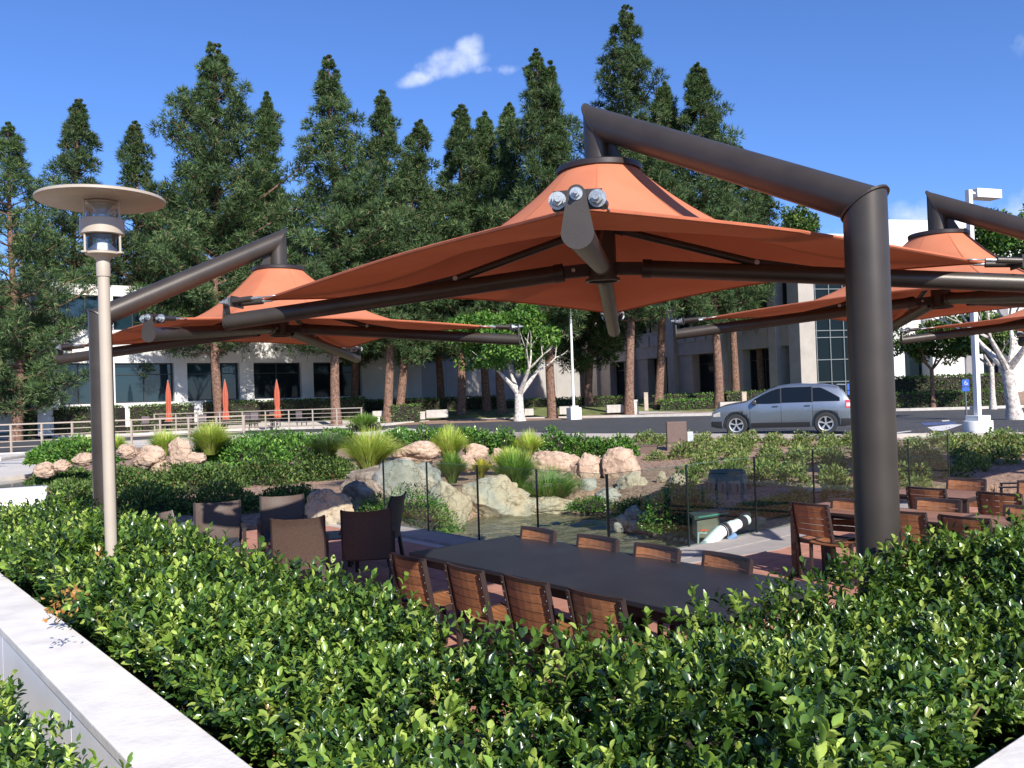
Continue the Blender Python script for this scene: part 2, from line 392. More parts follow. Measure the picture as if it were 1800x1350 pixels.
# lawn bank beyond the far kerb
def bank(name, P, m, depth, off, z=0.02, n=80, mm=14):
    L = [0]
    for i in range(1, len(P)): L.append(L[-1] + (P[i] - P[i - 1]).length)
    rows = []
    for j in range(mm + 1):
        r = []
        for t in np.linspace(0, L[-1], n):
            x = np.interp(t, L, [p.x for p in P]); y = np.interp(t, L, [p.y for p in P]) + off + depth * j / mm
            r.append(Vector((x, y, gz(x, y) + z + (0.05 if j else 0.03))))
        rows.append(r)
    b = MB(); b.grid(rows); return tag(b.build(name, m), kind='structure')
bank("lawn", fk, LAWN, 17, 0.46)
bank("path", [at_z(235, 764, .47), at_z(430, 757, .47), at_z(640, 752, .47), at_z(700, 747, .47)], CONC_L, 7.0, 0.47, 0.035, 30, 6)
bank("path", [at_z(1110, 733.8, .47), at_z(1250, 731, .47), at_z(1420, 727.5, .47)], CONC, 5.5, 0.47, 0.035, 20, 6)
# concrete walk in front of the green hedgerow on the left
walk = [at_z(x, y, .47) for x, y in ((150, 792), (400, 779), (560, 772), (640, 768), (760, 757), (700, 752), (640, 757), (430, 764), (240, 774), (150, 780))]
sheet("path", [(p.x, p.y) for p in walk], 0.482, CONC_L)
# pool deck at far left
deck = [at_z(x, y, .47) for x, y in ((-200, 800), (95, 797), (70, 812), (55, 835), (-30, 846), (-200, 850))]
sheet("pool_deck", [(p.x, p.y) for p in deck], 0.50, CONC_L, 0.3)
# parking bay paint
def paint(px, z, m, name="bay_marking"):
    P = [at_z(x, y, z) for x, y in px]; b = MB(); b.add(P, [tuple(range(len(P)))]); return tag(b.build(name, m), kind='structure')
RAMP = mat("ramp_concrete", (0.62, 0.6, 0.58), 0.8)
BLUEP = mat("blue_paint", (0.06, 0.09, 0.22), 0.7)
paint(((1630, 751), (1672, 746), (1692, 746), (1660, 757), (1640, 757)), 0.486, RAMP)
paint(((1618, 743), (1680, 741.5), (1682, 745), (1625, 748)), 0.486, BLUEP)
paint(((1655, 739), (1668, 738.3), (1670, 740), (1657, 741)), 0.486, RAMP)
paint(((1540, 764), (1600, 757), (1603, 758), (1546, 765.5)), 0.486, RAMP)

# ---------------- terrace: pavers, coping, retaining slab
PAVE = mat("terracotta_paver", (0.40, 0.185, 0.125), 0.8, 0, 0.10, 5, 0.25, 50, col2=(0.46, 0.22, 0.15), big=0.12)
TA0, TA1, TB1, GLI = 1.35, 14.3, 17.0, 7.58
base = MB()
base.prism([gab(TA0, 1.3, -1.1), gab(TA0, TB1, -1.1), gab(GLI + .12, TB1, -1.1), gab(GLI + .12, GLI + .12, -1.1), gab(TA1, GLI + .12, -1.1), gab(TA1, 1.3, -1.1)], (0, 0, 1.07))
tag(base.build("terrace_base", CONC), kind='structure')
fl = empty("terrace_floor"); tag(fl, kind='structure')
PV = 0.605
pm = MB().box((0, 0, -.015), (PV - .008, PV - .008, .03)).mesh("paver", 0.003)
cnt = 0; joined = MB()
cell = []
for i in range(0, 22):
    for j in range(0, 26):
        a = 1.45 + PV * (i + .5); b_ = 1.45 + PV * (j + .5)
        if not (a < TA1 - .2 and b_ < 16): continue
        if a > GLI - .45 and b_ > GLI - .45: continue
        inside = (b_ < GLI - .45 - PV / 2) or (a < GLI - .45 - PV / 2)
        cell.append((gab(a, b_).length, a, b_, inside))
cell.sort()
rotA = math.atan2(GA.y, GA.x)
vis = [c for c in cell if c[2] > 2.3 and c[1] > 2.7]
for k, (d, a, b_, ins) in enumerate(cell):
    p = gab(a, b_)
    if (d, a, b_, ins) in vis and cnt < 298:
        o = link_mesh("paver", pm, PAVE, fl); o.location = (p.x, p.y, random.uniform(-.0012, .0012)); o.rotation_euler = (0, 0, rotA); cnt += 1
    else:
        joined.box((p.x, p.y, -.015), (PV - .008, PV - .008, .03), Matrix.Rotation(rotA, 3, 'Z'))
tag(joined.build("distant_pavers", PAVE, fl), kind='stuff')
# coping along the glass: curved inner edge, one slab per piece
COPG = mat("grey_coping", (0.34, 0.31, 0.29), 0.85, 0, 0.1, 4, 0.2, 60, big=0.12)
cop = empty("terrace_coping"); tag(cop, kind='structure')
def coping_piece(p, q, r, s_):
    b = MB(); b.prism([Vector((v.x, v.y, -.04)) for v in (p, q, r, s_)], (0, 0, .052)); return b.build("coping_slab", COPG, cop, bevel=.004)
def inner(a): return GLI - .42
for k in range(6):
    a0, a1 = GLI + .10 + k * 1.12, GLI + .10 + (k + 1) * 1.12 - .008
    coping_piece(gab(a0, GLI + .12), gab(a1, GLI + .12), gab(a1, GLI - .42), gab(a0, GLI - .42))
for k in range(8):
    b0, b1 = GLI + .10 + k * 1.12, GLI + .10 + (k + 1) * 1.12 - .008
    coping_piece(gab(GLI + .12, b0), gab(GLI + .12, b1), gab(GLI - .42, b1), gab(GLI - .42, b0))
coping_piece(gab(GLI + .12, GLI + .12), gab(GLI + .12, GLI + .092), gab(GLI - .42, GLI + .092), gab(GLI - .42, GLI + .12))
cp = MB(); cp.prism([gab(GLI + .092, GLI + .092, -.04), gab(GLI + .092, GLI - .42, -.04), gab(GLI - .42, GLI - .42, -.04), gab(GLI - .42, GLI + .092, -.04)], (0, 0, .05)); cp.build("coping_slab", COPG, cop)
# curved wedges of pale paving where the coping widens at the right
arc = [gab(GLI - .425, GLI + .12 + t * 5, -.03) for t in (0, .2, .4, .6, .8, 1)] + [gab(GLI - .425 - .50 * math.sin(math.pi * min(1, t * 1.15)) , GLI + .12 + t * 5, -.03) for t in (.97, .8, .6, .4, .2, .03)]
b = MB(); b.prism(arc, (0, 0, .036)); b.build("coping_slab", COPG, cop)

# ---------------- pond
WAT = bpy.data.materials.new("pond_water"); WAT.use_nodes = True; t = WAT.node_tree; t.nodes.clear()
o_ = N(t, "ShaderNodeOutputMaterial"); gl = N(t, "ShaderNodeBsdfGlossy"); gl.inputs["Roughness"].default_value = 0.04
df = N(t, "ShaderNodeBsdfDiffuse"); df.inputs[0].default_value = (0.17, 0.15, 0.085, 1)
tp = N(t, "ShaderNodeBsdfTransparent"); tp.inputs[0].default_value = (.55, .55, .35, 1)
cc = N(t, "ShaderNodeTexCoord"); mp = N(t, "ShaderNodeMapping"); mp.inputs["Scale"].default_value = (1, 3.4, 1); t.links.new(cc.outputs["Object"], mp.inputs[0])
wv = N(t, "ShaderNodeTexNoise"); wv.inputs["Scale"].default_value = 4.2; wv.inputs["Detail"].default_value = 4; wv.inputs["Distortion"].default_value = 0.6; t.links.new(mp.outputs[0], wv.inputs[0])
bm_ = N(t, "ShaderNodeBump"); bm_.inputs["Strength"].default_value = 1.0; bm_.inputs["Distance"].default_value = 0.02; t.links.new(wv.outputs[0], bm_.inputs["Height"])
t.links.new(bm_.outputs[0], gl.inputs["Normal"])
fr = N(t, "ShaderNodeFresnel"); fr.inputs[0].default_value = 1.33; t.links.new(bm_.outputs[0], fr.inputs["Normal"])
m1 = N(t, "ShaderNodeMixShader"); m1.inputs[0].default_value = 0.2; t.links.new(df.outputs[0], m1.inputs[1]); t.links.new(tp.outputs[0], m1.inputs[2])
m2 = N(t, "ShaderNodeMixShader"); t.links.new(math_node(t, 'ADD', 0.06, math_node(t, 'MULTIPLY', fr.outputs[0], 1.5), clamp=True), m2.inputs[0]); t.links.new(m1.outputs[0], m2.inputs[1]); t.links.new(gl.outputs[0], m2.inputs[2])
t.links.new(m2.outputs[0], o_.inputs[0])
lo_, hi_ = PX.min(0) - .25, PX.max(0) + .25
wx, wy = np.linspace(lo_[0], hi_[0], 170), np.linspace(lo_[1], hi_[1], 230); WX, WY = np.meshgrid(wx, wy)
WZ = ZW + .012 * np.sin(WY * 15 + 1.6 * np.sin(WX * 2.3) + .8 * np.sin(WY * 3)) + .008 * np.sin(WY * 25 - WX * 6 + 2 * np.sin(WX * 3.1)) + .008 * np.sin(WX * 9 + WY * 11 + 1.5 * np.sin(WY * 2.2)) + .003 * np.sin(WX * 23 + WY * 31)
wi = np.arange(WX.size).reshape(WX.shape)
WT = np.concatenate([np.stack([wi[:-1, :-1], wi[:-1, 1:], wi[1:, 1:]], -1).reshape(-1, 3), np.stack([wi[:-1, :-1], wi[1:, 1:], wi[1:, :-1]], -1).reshape(-1, 3)])
tag(link_mesh("pond_water", tri_mesh("pond_water", np.stack([WX, WY, WZ], -1).reshape(-1, 3), WT, smooth=True), WAT), kind='structure')
rp = [gnd(-60, 850), gnd(62, 846), gnd(90, 866), gnd(96, 885), gnd(-60, 890)]
POOLW = mat("still_pool_water", (0.10, 0.13, 0.15), 0.08, 0, 0.1, 2)
sheet("pool_water", [(p.x, p.y) for p in rp], max(p.z for p in rp) + .03, POOLW)
kb = MB(); P = [at_z(x, y, .47) for x, y in ((-80, 815), (0, 812), (40, 806), (58, 798))]
kb.tube([Vector((p.x, p.y, .56)) for p in P], .09, 8); tag(kb.build("deck_edging", CONC_L), kind='structure')

# ---------------- white walls in front (a V opening away from the camera)
ZC = 0.80; WB0, WB1 = 0.91, 1.232
def lowwall(name, along0, along1, side, label):
    # side 'A': wall runs along GA between b = WB0..WB1 ; side 'B': runs along GB between a = 1.03..1.35
    r = empty(name, (0, 0, 0), label=label, cat="wall")
    n = 7; step = (along1 - along0) / n
    for k in range(n):
        s0, s1 = along0 + k * step, along0 + (k + 1) * step - .006
        q = (lambda s, c, z: gab(s, c, z)) if side == 'A' else (lambda s, c, z: gab(c, s, z))
        c0, c1 = (WB0, WB1) if side == 'A' else (1.03, 1.35)
        b = MB(); b.prism([q(s0, c0 + .004, 0), q(s1, c0 + .004, 0), q(s1, c1 - .02, 0), q(s0, c1 - .02, 0)], (0, 0, ZC - .05)); b.build("wall_panel", WALLPANEL, r)
    b = MB(); b.prism([q(along0, c0, ZC - .05), q(along1, c0, ZC - .05), q(along1, c1, ZC - .05), q(along0, c1, ZC - .05)], (0, 0, .05)); b.build("stone_cap", STONECAP, r, bevel=.006)
    return r
lowwall("low_wall", 0.9, 13.0, 'A', "long low white wall with a pale stone cap running along the left of the front hedge")
lowwall("low_wall", 1.36, 9.5, 'B', "low white wall whose pale cap shows only at the lower right corner")
# short white wall end at the far end of the hedge
wr = empty("low_wall", label="short white wall end standing behind the far left end of the front hedge", cat="wall")
p1 = at_y(82, 866, 13.2); p0 = at_y(-120, 868, 12.6)
b = MB(); d = (p1 - p0).normalized(); nr = Vector((-d.y, d.x, 0)) * .34
b.prism([Vector((p0.x, p0.y, 0)), Vector((p1.x, p1.y, 0)), Vector((p1.x + nr.x, p1.y + nr.y, 0)), Vector((p0.x + nr.x, p0.y + nr.y, 0))], (0, 0, .96)); b.build("wall_panel", WHITE, wr, bevel=.02)
sheet("planter_soil", [(v.x, v.y) for v in (gab(1.36, 1.24), gab(1.36, 9), gab(2.75, 9), gab(2.75, 2.45), gab(12.5, 2.45), gab(12.5, 1.24))], 0.08, SOIL, .2)

# ---------------- glass railing
GLASS = bpy.data.materials.new("clear_glass"); GLASS.use_nodes = True; t = GLASS.node_tree; t.nodes.clear()
o_ = N(t, "ShaderNodeOutputMaterial"); g1 = N(t, "ShaderNodeBsdfGlossy"); g1.inputs["Roughness"].default_value = 0.02
g2 = N(t, "ShaderNodeBsdfTransparent"); g2.inputs[0].default_value = (.88, .93, .90, 1)
fz = N(t, "ShaderNodeLayerWeight"); fz.inputs[0].default_value = .5
ms = N(t, "ShaderNodeMixShader"); t.links.new(math_node(t, 'ADD', .025, math_node(t, 'MULTIPLY', math_node(t, 'POWER', fz.outputs[1], 5.0), .9)), ms.inputs[0]); t.links.new(g2.outputs[0], ms.inputs[1]); t.links.new(g1.outputs[0], ms.inputs[2]); t.links.new(ms.outputs[0], o_.inputs[0])
GEDGE = mat("glass_edge", (0.01, 0.02, 0.02), 0.3)
GEDGET = mat("glass_top_edge", (0.10, 0.2, 0.17), 0.2)
def glass_run(fn, n, step, label):
    r = empty("glass_railing", label=label, cat="glass railing")
    for k in range(n):
        s0, s1 = k * step + .012, (k + 1) * step - .012
        b = MB(); b.prism([fn(s0, 0, .01), fn(s1, 0, .01), fn(s1, .012, .01), fn(s0, .012, .01)], (0, 0, 1.085))
        pn = b.build("glass_panel", GLASS, r)
        b = MB(); b.prism([fn(s0, 0, 1.0955), fn(s1, 0, 1.0955), fn(s1, .012, 1.0955), fn(s0, .012, 1.0955)], (0, 0, .004)); b.build("top_edge", GEDGET, r)
        b = MB(); b.prism([fn(s1 + .002, -.004, .0), fn(s1 + .022, -.004, .0), fn(s1 + .022, .018, .0), fn(s1 + .002, .018, .0)], (0, 0, 1.1)); b.build("joint_strip", GEDGE, r)
    return r
glass_run(lambda s, o, z: gab(GLI + .04 + s, GLI + .04 + o, z), 4, 1.33, "frameless glass railing with dark joints in front of the left of the pond")
glass_run(lambda s, o, z: gab(GLI + .04 + o, GLI + .04 + s, z), 6, 1.50, "frameless glass railing with dark joints from the pond corner to the right edge")
b = MB(); c = gab(GLI + .04, GLI + .04); b.box((c.x, c.y, .55), (.034, .034, 1.1)); tag(b.build("corner_post", GEDGE), "thin black corner post where the two glass railings meet", "post")

# ================================================================= BUILDINGS
WIN = mat("dark_window_glass", (0.008, 0.014, 0.018), 0.04, 0, 0.1, .5, spec=0.2)
WINB = mat("blue_window_glass", (0.012, 0.03, 0.042), 0.03, 0.0, 0.1, .5, spec=0.75)
FRAME = mat("dark_window_frame", (0.03, 0.035, 0.038), 0.4)
FRAME_L = mat("grey_mullion", (0.16, 0.18, 0.18), 0.4)
STUCCO_SHADE = mat("shade_toned_stucco", (0.46, 0.44, 0.42), 0.85, 0, 0.06, 1.2, 0.25, 40, big=0.12)  # white stucco with the tree shade on the wing put into its colour
class Facade:
    def __init__(s, root, p0, d, n):
        s.r = root; s.p0 = Vector((p0[0], p0[1], 0)); s.d = Vector((d[0], d[1], 0)).normalized(); s.n = Vector((n[0], n[1], 0)).normalized()
    def W(s, t, o, z): p = s.p0 + s.d * t + s.n * o; return Vector((p.x, p.y, z))
    def s_at(s, px, py=690):
        dr = ray(px, py); # eye + dr*k on the facade plane
        k = (s.p0 - EYE).dot(s.n) / dr.dot(s.n); return (EYE + dr * k - s.p0).dot(s.d)
    def z_at(s, px, py):
        dr = ray(px, py); k = (s.p0 - EYE).dot(s.n) / dr.dot(s.n); return (EYE + dr * k).z
    def box(s, name, m, t0, t1, o0, o1, z0, z1, parent=None, bevel=0):
        b = MB(); b.prism([s.W(t0, o0, z0), s.W(t1, o0, z0), s.W(t1, o1, z0), s.W(t0, o1, z0)], (0, 0, z1 - z0))
        return b.build(name, m, parent or s.r, bevel=bevel)
    def window(s, t0, t1, z0, z1, rec, m=WIN, mull=1, tran=(), fm=FRAME):
        g = s.box("window", m, t0, t1, -rec - .05, -rec, z0, z1)
        fr = MB()
        def add(a0, a1, y0, y1): fr.prism([s.W(a0, -rec, y0), s.W(a1, -rec, y0), s.W(a1, -rec + .09, y0), s.W(a0, -rec + .09, y0)], (0, 0, y1 - y0))
        add(t0, t0 + .08, z0, z1); add(t1 - .08, t1, z0, z1); add(t0 + .08, t1 - .08, z1 - .08, z1); add(t0 + .08, t1 - .08, z0, z0 + .08)
        for i in range(1, mull + 1):
            c = t0 + (t1 - t0) * i / (mull + 1); add(c - .035, c + .035, z0 + .08, z1 - .08)
        fr.build("window_frame", fm, g)
        for h in tran: s.box("transom", fm, t0 + .08, t1 - .08, -rec, -rec + .07, h - .03, h + .03, g)
        return g

# left building
lb = empty("office_building", (0, 0, 0), label="white office building with dark ribbon windows behind the left pines", cat="building")
FL = Facade(lb, (-27.5, 55.0), (GB.x, GB.y), (-GA.x, -GA.y))
ZB = 0.9; zh, zs = 5.06, 2.46
tS = FL.s_at(97); tE = FL.s_at(742)
px_w = [(97, 183), (203, 307), (330, 422), (447, 531), (552, 637)]
edges = [(FL.s_at(a), FL.s_at(b_)) for a, b_ in px_w]
FL.box("plinth_wall", STUCCO, tS, tE, -.5, 0, ZB, zs)
FL.box("spandrel", STUCCO, tS, tE, -.5, 0.02, zh, 7.2)
FL.box("parapet", STUCCO, tS, tE, -.5, 0.0, 9.4, 10.1)
prev = tS
for i, (a, c) in enumerate(edges):
    if a - prev > .05: FL.box("pier", STUCCO, prev, a, -.5, 0.0, zs, zh); FL.box("pier", STUCCO, prev, a, -.5, 0.0, 7.2, 9.4)
    FL.window(a, c, zs, zh, .38, WINB if i < 3 else WIN, 1, (zh - .75,))
    FL.window(a, c, 7.2, 9.4, .38, WINB, 2)
    prev = c
FL.box("pier", STUCCO, prev, tE, -.5, 0.0, zs, zh); FL.box("pier", STUCCO, prev, tE, -.5, 0.0, 7.2, 9.4)
for t in np.arange(tS + 2, tE, 5.0): FL.box("panel_joint", FRAME_L, t, t + .03, 0.02, .024, 5.1, 7.15)
t0, t1 = FL.s_at(57), FL.s_at(97)
FL.box("fin_wall", STUCCO, t0, t1 - .01, -1.2, 1.3, ZB - .3, 10.5)
tL = FL.s_at(-160)
FL.box("plinth_wall", STUCCO, tL, t0, -1, -.6, ZB, 2.1); FL.box("spandrel", STUCCO, tL, t0, -1, -.6, 4.9, 5.7); FL.box("parapet", STUCCO, tL, t0, -1, -.6, 8.5, 10.2)
for a in np.arange(tL, t0 - .5, 2.4):
    FL.window(a, min(a + 2.4, t0), 2.1, 4.9, .75, WINB, 0, (4.0,)); FL.window(a, min(a + 2.4, t0), 5.7, 8.5, .75, WINB, 0, (7.4,))
FL.box("roof_slab", CONC, tL, tE, -14, -.5, 9.4, 9.8)
# blank wall between the two buildings
P0 = FL.W(tE, 0, 0)
lb2 = empty("office_building", label="blank white wing in tree shade joining the left and right office buildings", cat="building")
FM = Facade(lb2, (P0.x, P0.y), (.56, .83), (.83, -.56))
FM.box("wall", STUCCO_SHADE, 0, 34, -.5, 0, ZB, 9.6)
for t in np.arange(3.2, 34, 3.6): FM.box("panel_joint", FRAME_L, t, t + .035, 0, .004, ZB, 9.6)
FM.box("panel_joint", FRAME_L, 0, 34, 0, .004, 5.2, 5.235)
# right building
rb = empty("office_building", label="warm grey precast office building with deep window bays behind the parked car", cat="building")
d2 = Vector((-.4, .9165, 0)).normalized(); n2 = Vector((-d2.y, d2.x, 0))
FR = Facade(rb, (20.6, 63.0), (d2.x, d2.y), (n2.x, n2.y))
E0 = FR.s_at(1416); E1 = 46.0
zh2, zs2 = 5.06, 1.5
pil = [(1416, 1396), (1373, 1360), (1279, 1268), (1192, 1180), (1118, 1108), (1054, 1044), (1010, 1003)]
ps = [(FR.s_at(a), FR.s_at(b_)) for a, b_ in pil]
def pier(a, c): FR.box("pilaster", FACADE, a, c, -1.1, .32, ZB, 12.9)
for a, c in ps: pier(a, c)
for i in range(len(ps) - 1):
    a, c = ps[i][1], ps[i + 1][0]; w_ = c - a
    FR.box("spandrel", FACADE, a, c, -1.0, 0.0, zh2, 7.4)
    FR.box("parapet", FACADE, a, c, -1.0, 0.05, 10.4, 12.9)
    # deep bay: glass in the near part, blank jamb panel at the far end
    g0, g1 = a + .02, a + w_ * .66 if w_ > 3 else c - .02
    FR.box("jamb_panel", FACADE, g1, c, -1.0, -.12, ZB, zh2) if w_ > 3 else None
    FR.window(g0, g1, ZB, zh2, .95, WIN, 1, (4.2,), FRAME)
    FR.window(a + .02, c - .02, 7.4, 10.4, .55, WIN, 2, (), FRAME)
    for k in range(max(1, int(w_ / 1.5))):
        u = a + .3 + k * 1.5
        if u + 1.1 < c: FR.box("spandrel_block", FACADE, u, u + 1.1, 0.0, .09, 6.15, 7.1)
    FR.box("ledge", FACADE, a, c, 0.0, .12, 7.28, 7.40)
FR.box("wall", FACADE, ps[-1][1], E1, -.5, 0, ZB, 12.9)
FR.box("roof_slab", CONC, E0, E1, -16, -1.0, 12.2, 12.6)
# third wing: curtain wall then pale walls, lit by the sun at the top
cb = empty("office_building", label="office wing with a gridded dark curtain wall and a sunlit white parapet at the right", cat="building")
EP = FR.W(E0, .0, 0)
d3 = Vector((.97, .243, 0)).normalized(); n3 = Vector((d3.y, -d3.x, 0))
FC = Facade(cb, (EP.x + .05, EP.y - .3), (d3.x, d3.y), (n3.x, n3.y))
c0, c1 = 0.1, FC.s_at(1566)
FC.box("parapet", STUCCO, c0, c1, -1, 0, 10.2, 12.9)
WINC = mat("curtain_glass", (0.008, 0.014, 0.018), 0.05, 0, 0.1, .5, spec=0.08)
g = FC.box("curtain_wall", WINC, c0, c1, -.65, -.6, ZB, 10.2)
nb = 6
for i in range(nb + 1):
    u = c0 + (c1 - c0) * i / nb; FC.box("mullion", FRAME_L, u - .03, u + .03, -.6, -.5, ZB, 10.2, g)
for h in (2.3, 3.9, 5.5, 6.0, 7.6, 9.0): FC.box("transom", FRAME_L, c0, c1, -.6, -.52, h - .03, h + .03, g)
q0 = c1; cE = FC.s_at(1990)
FC.box("parapet", STUCCO, q0, cE, -1, .0, 8.4, 14.0)
FC.box("spandrel", STUCCO, q0, cE, -1, -.6, 5.0, 8.4)
u = q0; k = 0
while u < cE - 1:
    FC.box("pilaster", STUCCO, u, u + 1.0, -1, .35, ZB, 8.4)
    if k % 2 == 0: FC.window(u + 1.0, u + 3.4, ZB, 5.0, .9, WIN, 0)
    else: FC.box("wall", STUCCO, u + 1.0, u + 3.4, -1, -.3, ZB, 5.0)
    u += 3.4; k += 1
FC.box("roof_slab", CONC, 0, cE, -16, -1, 12.2, 12.6)
# ================================================================= SHADE STRUCTURES
FAB = bpy.data.materials.new("orange_canvas"); FAB.use_nodes = True; t = FAB.node_tree; t.nodes.clear()
o_ = N(t, "ShaderNodeOutputMaterial"); pf = N(t, "ShaderNodeBsdfPrincipled"); pf.inputs["Roughness"].default_value = 0.85; pf.inputs["Specular IOR Level"].default_value = .2
cc = N(t, "ShaderNodeTexCoord"); nn = N(t, "ShaderNodeTexNoise"); nn.inputs["Scale"].default_value = 1.6; nn.inputs["Detail"].default_value = 4; t.links.new(cc.outputs["Object"], nn.inputs["Vector"])
cr = N(t, "ShaderNodeValToRGB"); cr.color_ramp.elements[0].position = .35; cr.color_ramp.elements[1].position = .65
cr.color_ramp.elements[0].color = (.50, .165, .085, 1); cr.color_ramp.elements[1].color = (.57, .205, .11, 1); t.links.new(nn.outputs[0], cr.inputs[0])
nw = N(t, "ShaderNodeTexNoise"); nw.inputs["Scale"].default_value = 420; t.links.new(cc.outputs["Object"], nw.inputs["Vector"])
bb = N(t, "ShaderNodeBump"); bb.inputs["Strength"].default_value = .15; bb.inputs["Distance"].default_value = .004; t.links.new(nw.outputs[0], bb.inputs["Height"]); t.links.new(bb.outputs[0], pf.inputs["Normal"])
t.links.new(cr.outputs[0], pf.inputs["Base Color"]); tf = N(t, "ShaderNodeBsdfTranslucent"); tf.inputs[0].default_value = (.42, .075, .025, 1)
mf = N(t, "ShaderNodeMixShader"); mf.inputs[0].default_value = .09; t.links.new(pf.outputs[0], mf.inputs[1]); t.links.new(tf.outputs[0], mf.inputs[2]); t.links.new(mf.outputs[0], o_.inputs[0])
HEM = mat("canvas_hem", (.42, .12, .055), .85); SEAM = mat("sewn_seam", (.47, .145, .068), .85)

def mitre_tube(p0, p1, r, n0, n1, n=40):
    """pipe from p0 to p1 whose ends lie in the planes with normals n0, n1"""
    p0, p1 = Vector(p0), Vector(p1); d = (p1 - p0).normalized(); x = d.orthogonal().normalized(); y = d.cross(x)
    R0, R1 = [], []
    for i in range(n):
        o = (x * math.cos(2 * math.pi * i / n) + y * math.sin(2 * math.pi * i / n)) * r
        R0.append(p0 + o - d * (o.dot(n0) / d.dot(n0))); R1.append(p1 + o - d * (o.dot(n1) / d.dot(n1)))
    b = MB(); b.add(R0 + R1, [(i, (i + 1) % n, n + (i + 1) % n, n + i) for i in range(n)], True)
    b.add(R0, [tuple(reversed(range(n)))]); b.add(R1, [tuple(range(n))]); return b
def mitre_plate(p, d, r, nrm, th, grow, n=40):
    p, d, nrm = Vector(p), Vector(d).normalized(), Vector(nrm).normalized(); x = d.orthogonal().normalized(); y = d.cross(x); R = []
    for i in range(n):
        o = (x * math.cos(2 * math.pi * i / n) + y * math.sin(2 * math.pi * i / n)) * (r + grow)
        R.append(p + o - d * (o.dot(nrm) / d.dot(nrm)))
    b = MB(); b.prism([q - nrm * th / 2 for q in R], nrm * th); return b
RC, RM = 0.138, 0.122
RT, TIPR, ZHUB, ZTIP = 3.09, 3.46, 3.17, 2.865; AOFF = -.036
def make_structure():
    r = empty("shade_structure")
    ctop, mtop = Vector((2.424, 0, 3.27)), Vector((0, 0, 4.44))
    dirb = (mtop - ctop).normalized(); up = Vector((0, 0, 1))
    nA = (up + dirb).normalized(); nB = (dirb + Vector((0, 0, -1))).normalized()
    mitre_tube((2.424, 0, 0.0), ctop, RC, up, nA).build("column", BRONZE, r)
    mitre_plate(ctop, up, RC, nA, .016, .012).build("joint_flange", BRONZE, r)
    mitre_tube(ctop + dirb * .008, mtop - dirb * .008, RC * .93, nA, nB).build("beam", BRONZE, r)
    mitre_plate(mtop, up, RM, nB, .014, .010).build("joint_flange", BRONZE, r)
    mitre_tube((0, 0, 3.08), mtop - Vector((0, 0, .012)), RM, up, nB).build("mast", BRONZE, r)
    b = MB(); b.prism([Vector((.10, -.006, 4.03)), Vector((.30, -.006, 4.03)), Vector((.16, -.006, 4.28)), Vector((.10, -.006, 4.33))], (0, .012, 0)); b.build("gusset", BRONZE, r)
    b = MB(); b.lathe([(RM + .004, 3.06), (RM + .028, 3.06), (RM + .028, 3.085), (RM + .004, 3.085), (RM + .004, 3.06)], 32); b.build("mast_foot_ring", BRONZE, r)
    b = MB(); b.lathe([(RM + .002, 4.055), (.36, 4.055), (.372, 4.045), (.372, 4.005), (.36, 3.998), (.33, 3.998), (.33, 4.03), (RM + .002, 4.03), (RM + .002, 4.055)], 48); b.build("cap_ring", BRONZE_D, r)
    # canopy, with sewn radial seams
    nth, ns = 128, 30; P = []
    for j in range(ns + 1):
        s = j / ns; row = []
        for i in range(nth + 1):
            th = 2 * math.pi * i / nth; tw_ = th + AOFF; ph = (th + math.pi / 4) % (math.pi / 2)   # 0 at a tip (45 deg)
            al = abs(((th - math.pi / 4) % (math.pi / 2)) - math.pi / 4)            # 0 mid-edge, pi/4 at tip
            straight = RT * math.cos(math.pi / 4) / math.cos(al)
            u = math.tan(al)                                                      # 0..1 along half edge
            Re = straight * (1 - 0.062 * (1 - u ** 2))
            ze = 3.06 + 0.08 * (1 - u ** 1.7)
            rr = .335 + (Re - .335) * s
            z = ze + (4.015 - ze) * (1 - s) ** (2.35 + .25 * u) + .010 * math.sin(9 * al * 4) * max(0, s - .55) * u * (1 - s) * 6
            row.append(Vector((rr * math.cos(tw_), rr * math.sin(tw_), z)))
        P.append(row)
    b = MB(); b.grid(P, True); cno = b.build("canopy", FAB, r)
    for q in range(8):
        i0 = q * 16; rows_ = []
        for j in range(0, ns + 1):
            p = P[j][i0]; tn = Vector((-p.y, p.x, 0)).normalized() * (.003 + .005 * min(1, j / 6)); rows_.append([p - tn + Vector((0, 0, .0035)), p + tn + Vector((0, 0, .0035))])
        bs = MB(); bs.grid(rows_, True); bs.build("seam", SEAM, cno)
    b = MB(); b.tube(P[-1][:-1], .014, 6, closed=True); b.build("canopy_hem", HEM, r)
    for k in range(4):
        a = math.pi / 4 + k * math.pi / 2 + AOFF; e = Vector((math.cos(a), math.sin(a), 0)); sd_ = Vector((-e.y, e.x, 0))
        def L(rad, lat, z): return e * rad + sd_ * lat + Vector((0, 0, z))
        slope = (ZTIP - ZHUB) / (TIPR - .2)
        za = lambda rad: ZHUB + slope * (rad - .2)
        ad = (L(TIPR, 0, ZTIP) - L(.2, 0, ZHUB)).normalized()
        arm = MB().cyl(L(.34, 0, za(.34)), L(TIPR, 0, ZTIP), .074, n=24).build("arm", BRONZE, r)
        MB().cyl(L(.34, 0, za(.34)), L(.42, 0, za(.42)), .081, n=24).build("arm_collar", BRONZE_D, arm)
        b = MB(); b.bar(L(.10, .03, ZHUB), L(.34, .03, za(.34)), .014, .105); b.bar(L(.10, -.03, ZHUB), L(.34, -.03, za(.34)), .014, .105); b.cyl(L(.25, -.05, za(.25)), L(.25, .05, za(.25)), .024, n=12)
        tag(b.build("hinge_fork", BRONZE_D, arm), kind='stuff')
        MB().cyl(L(.25, .05, za(.25)), L(.25, .062, za(.25)), .017, n=10).build("hinge_bolt", STEEL, arm)
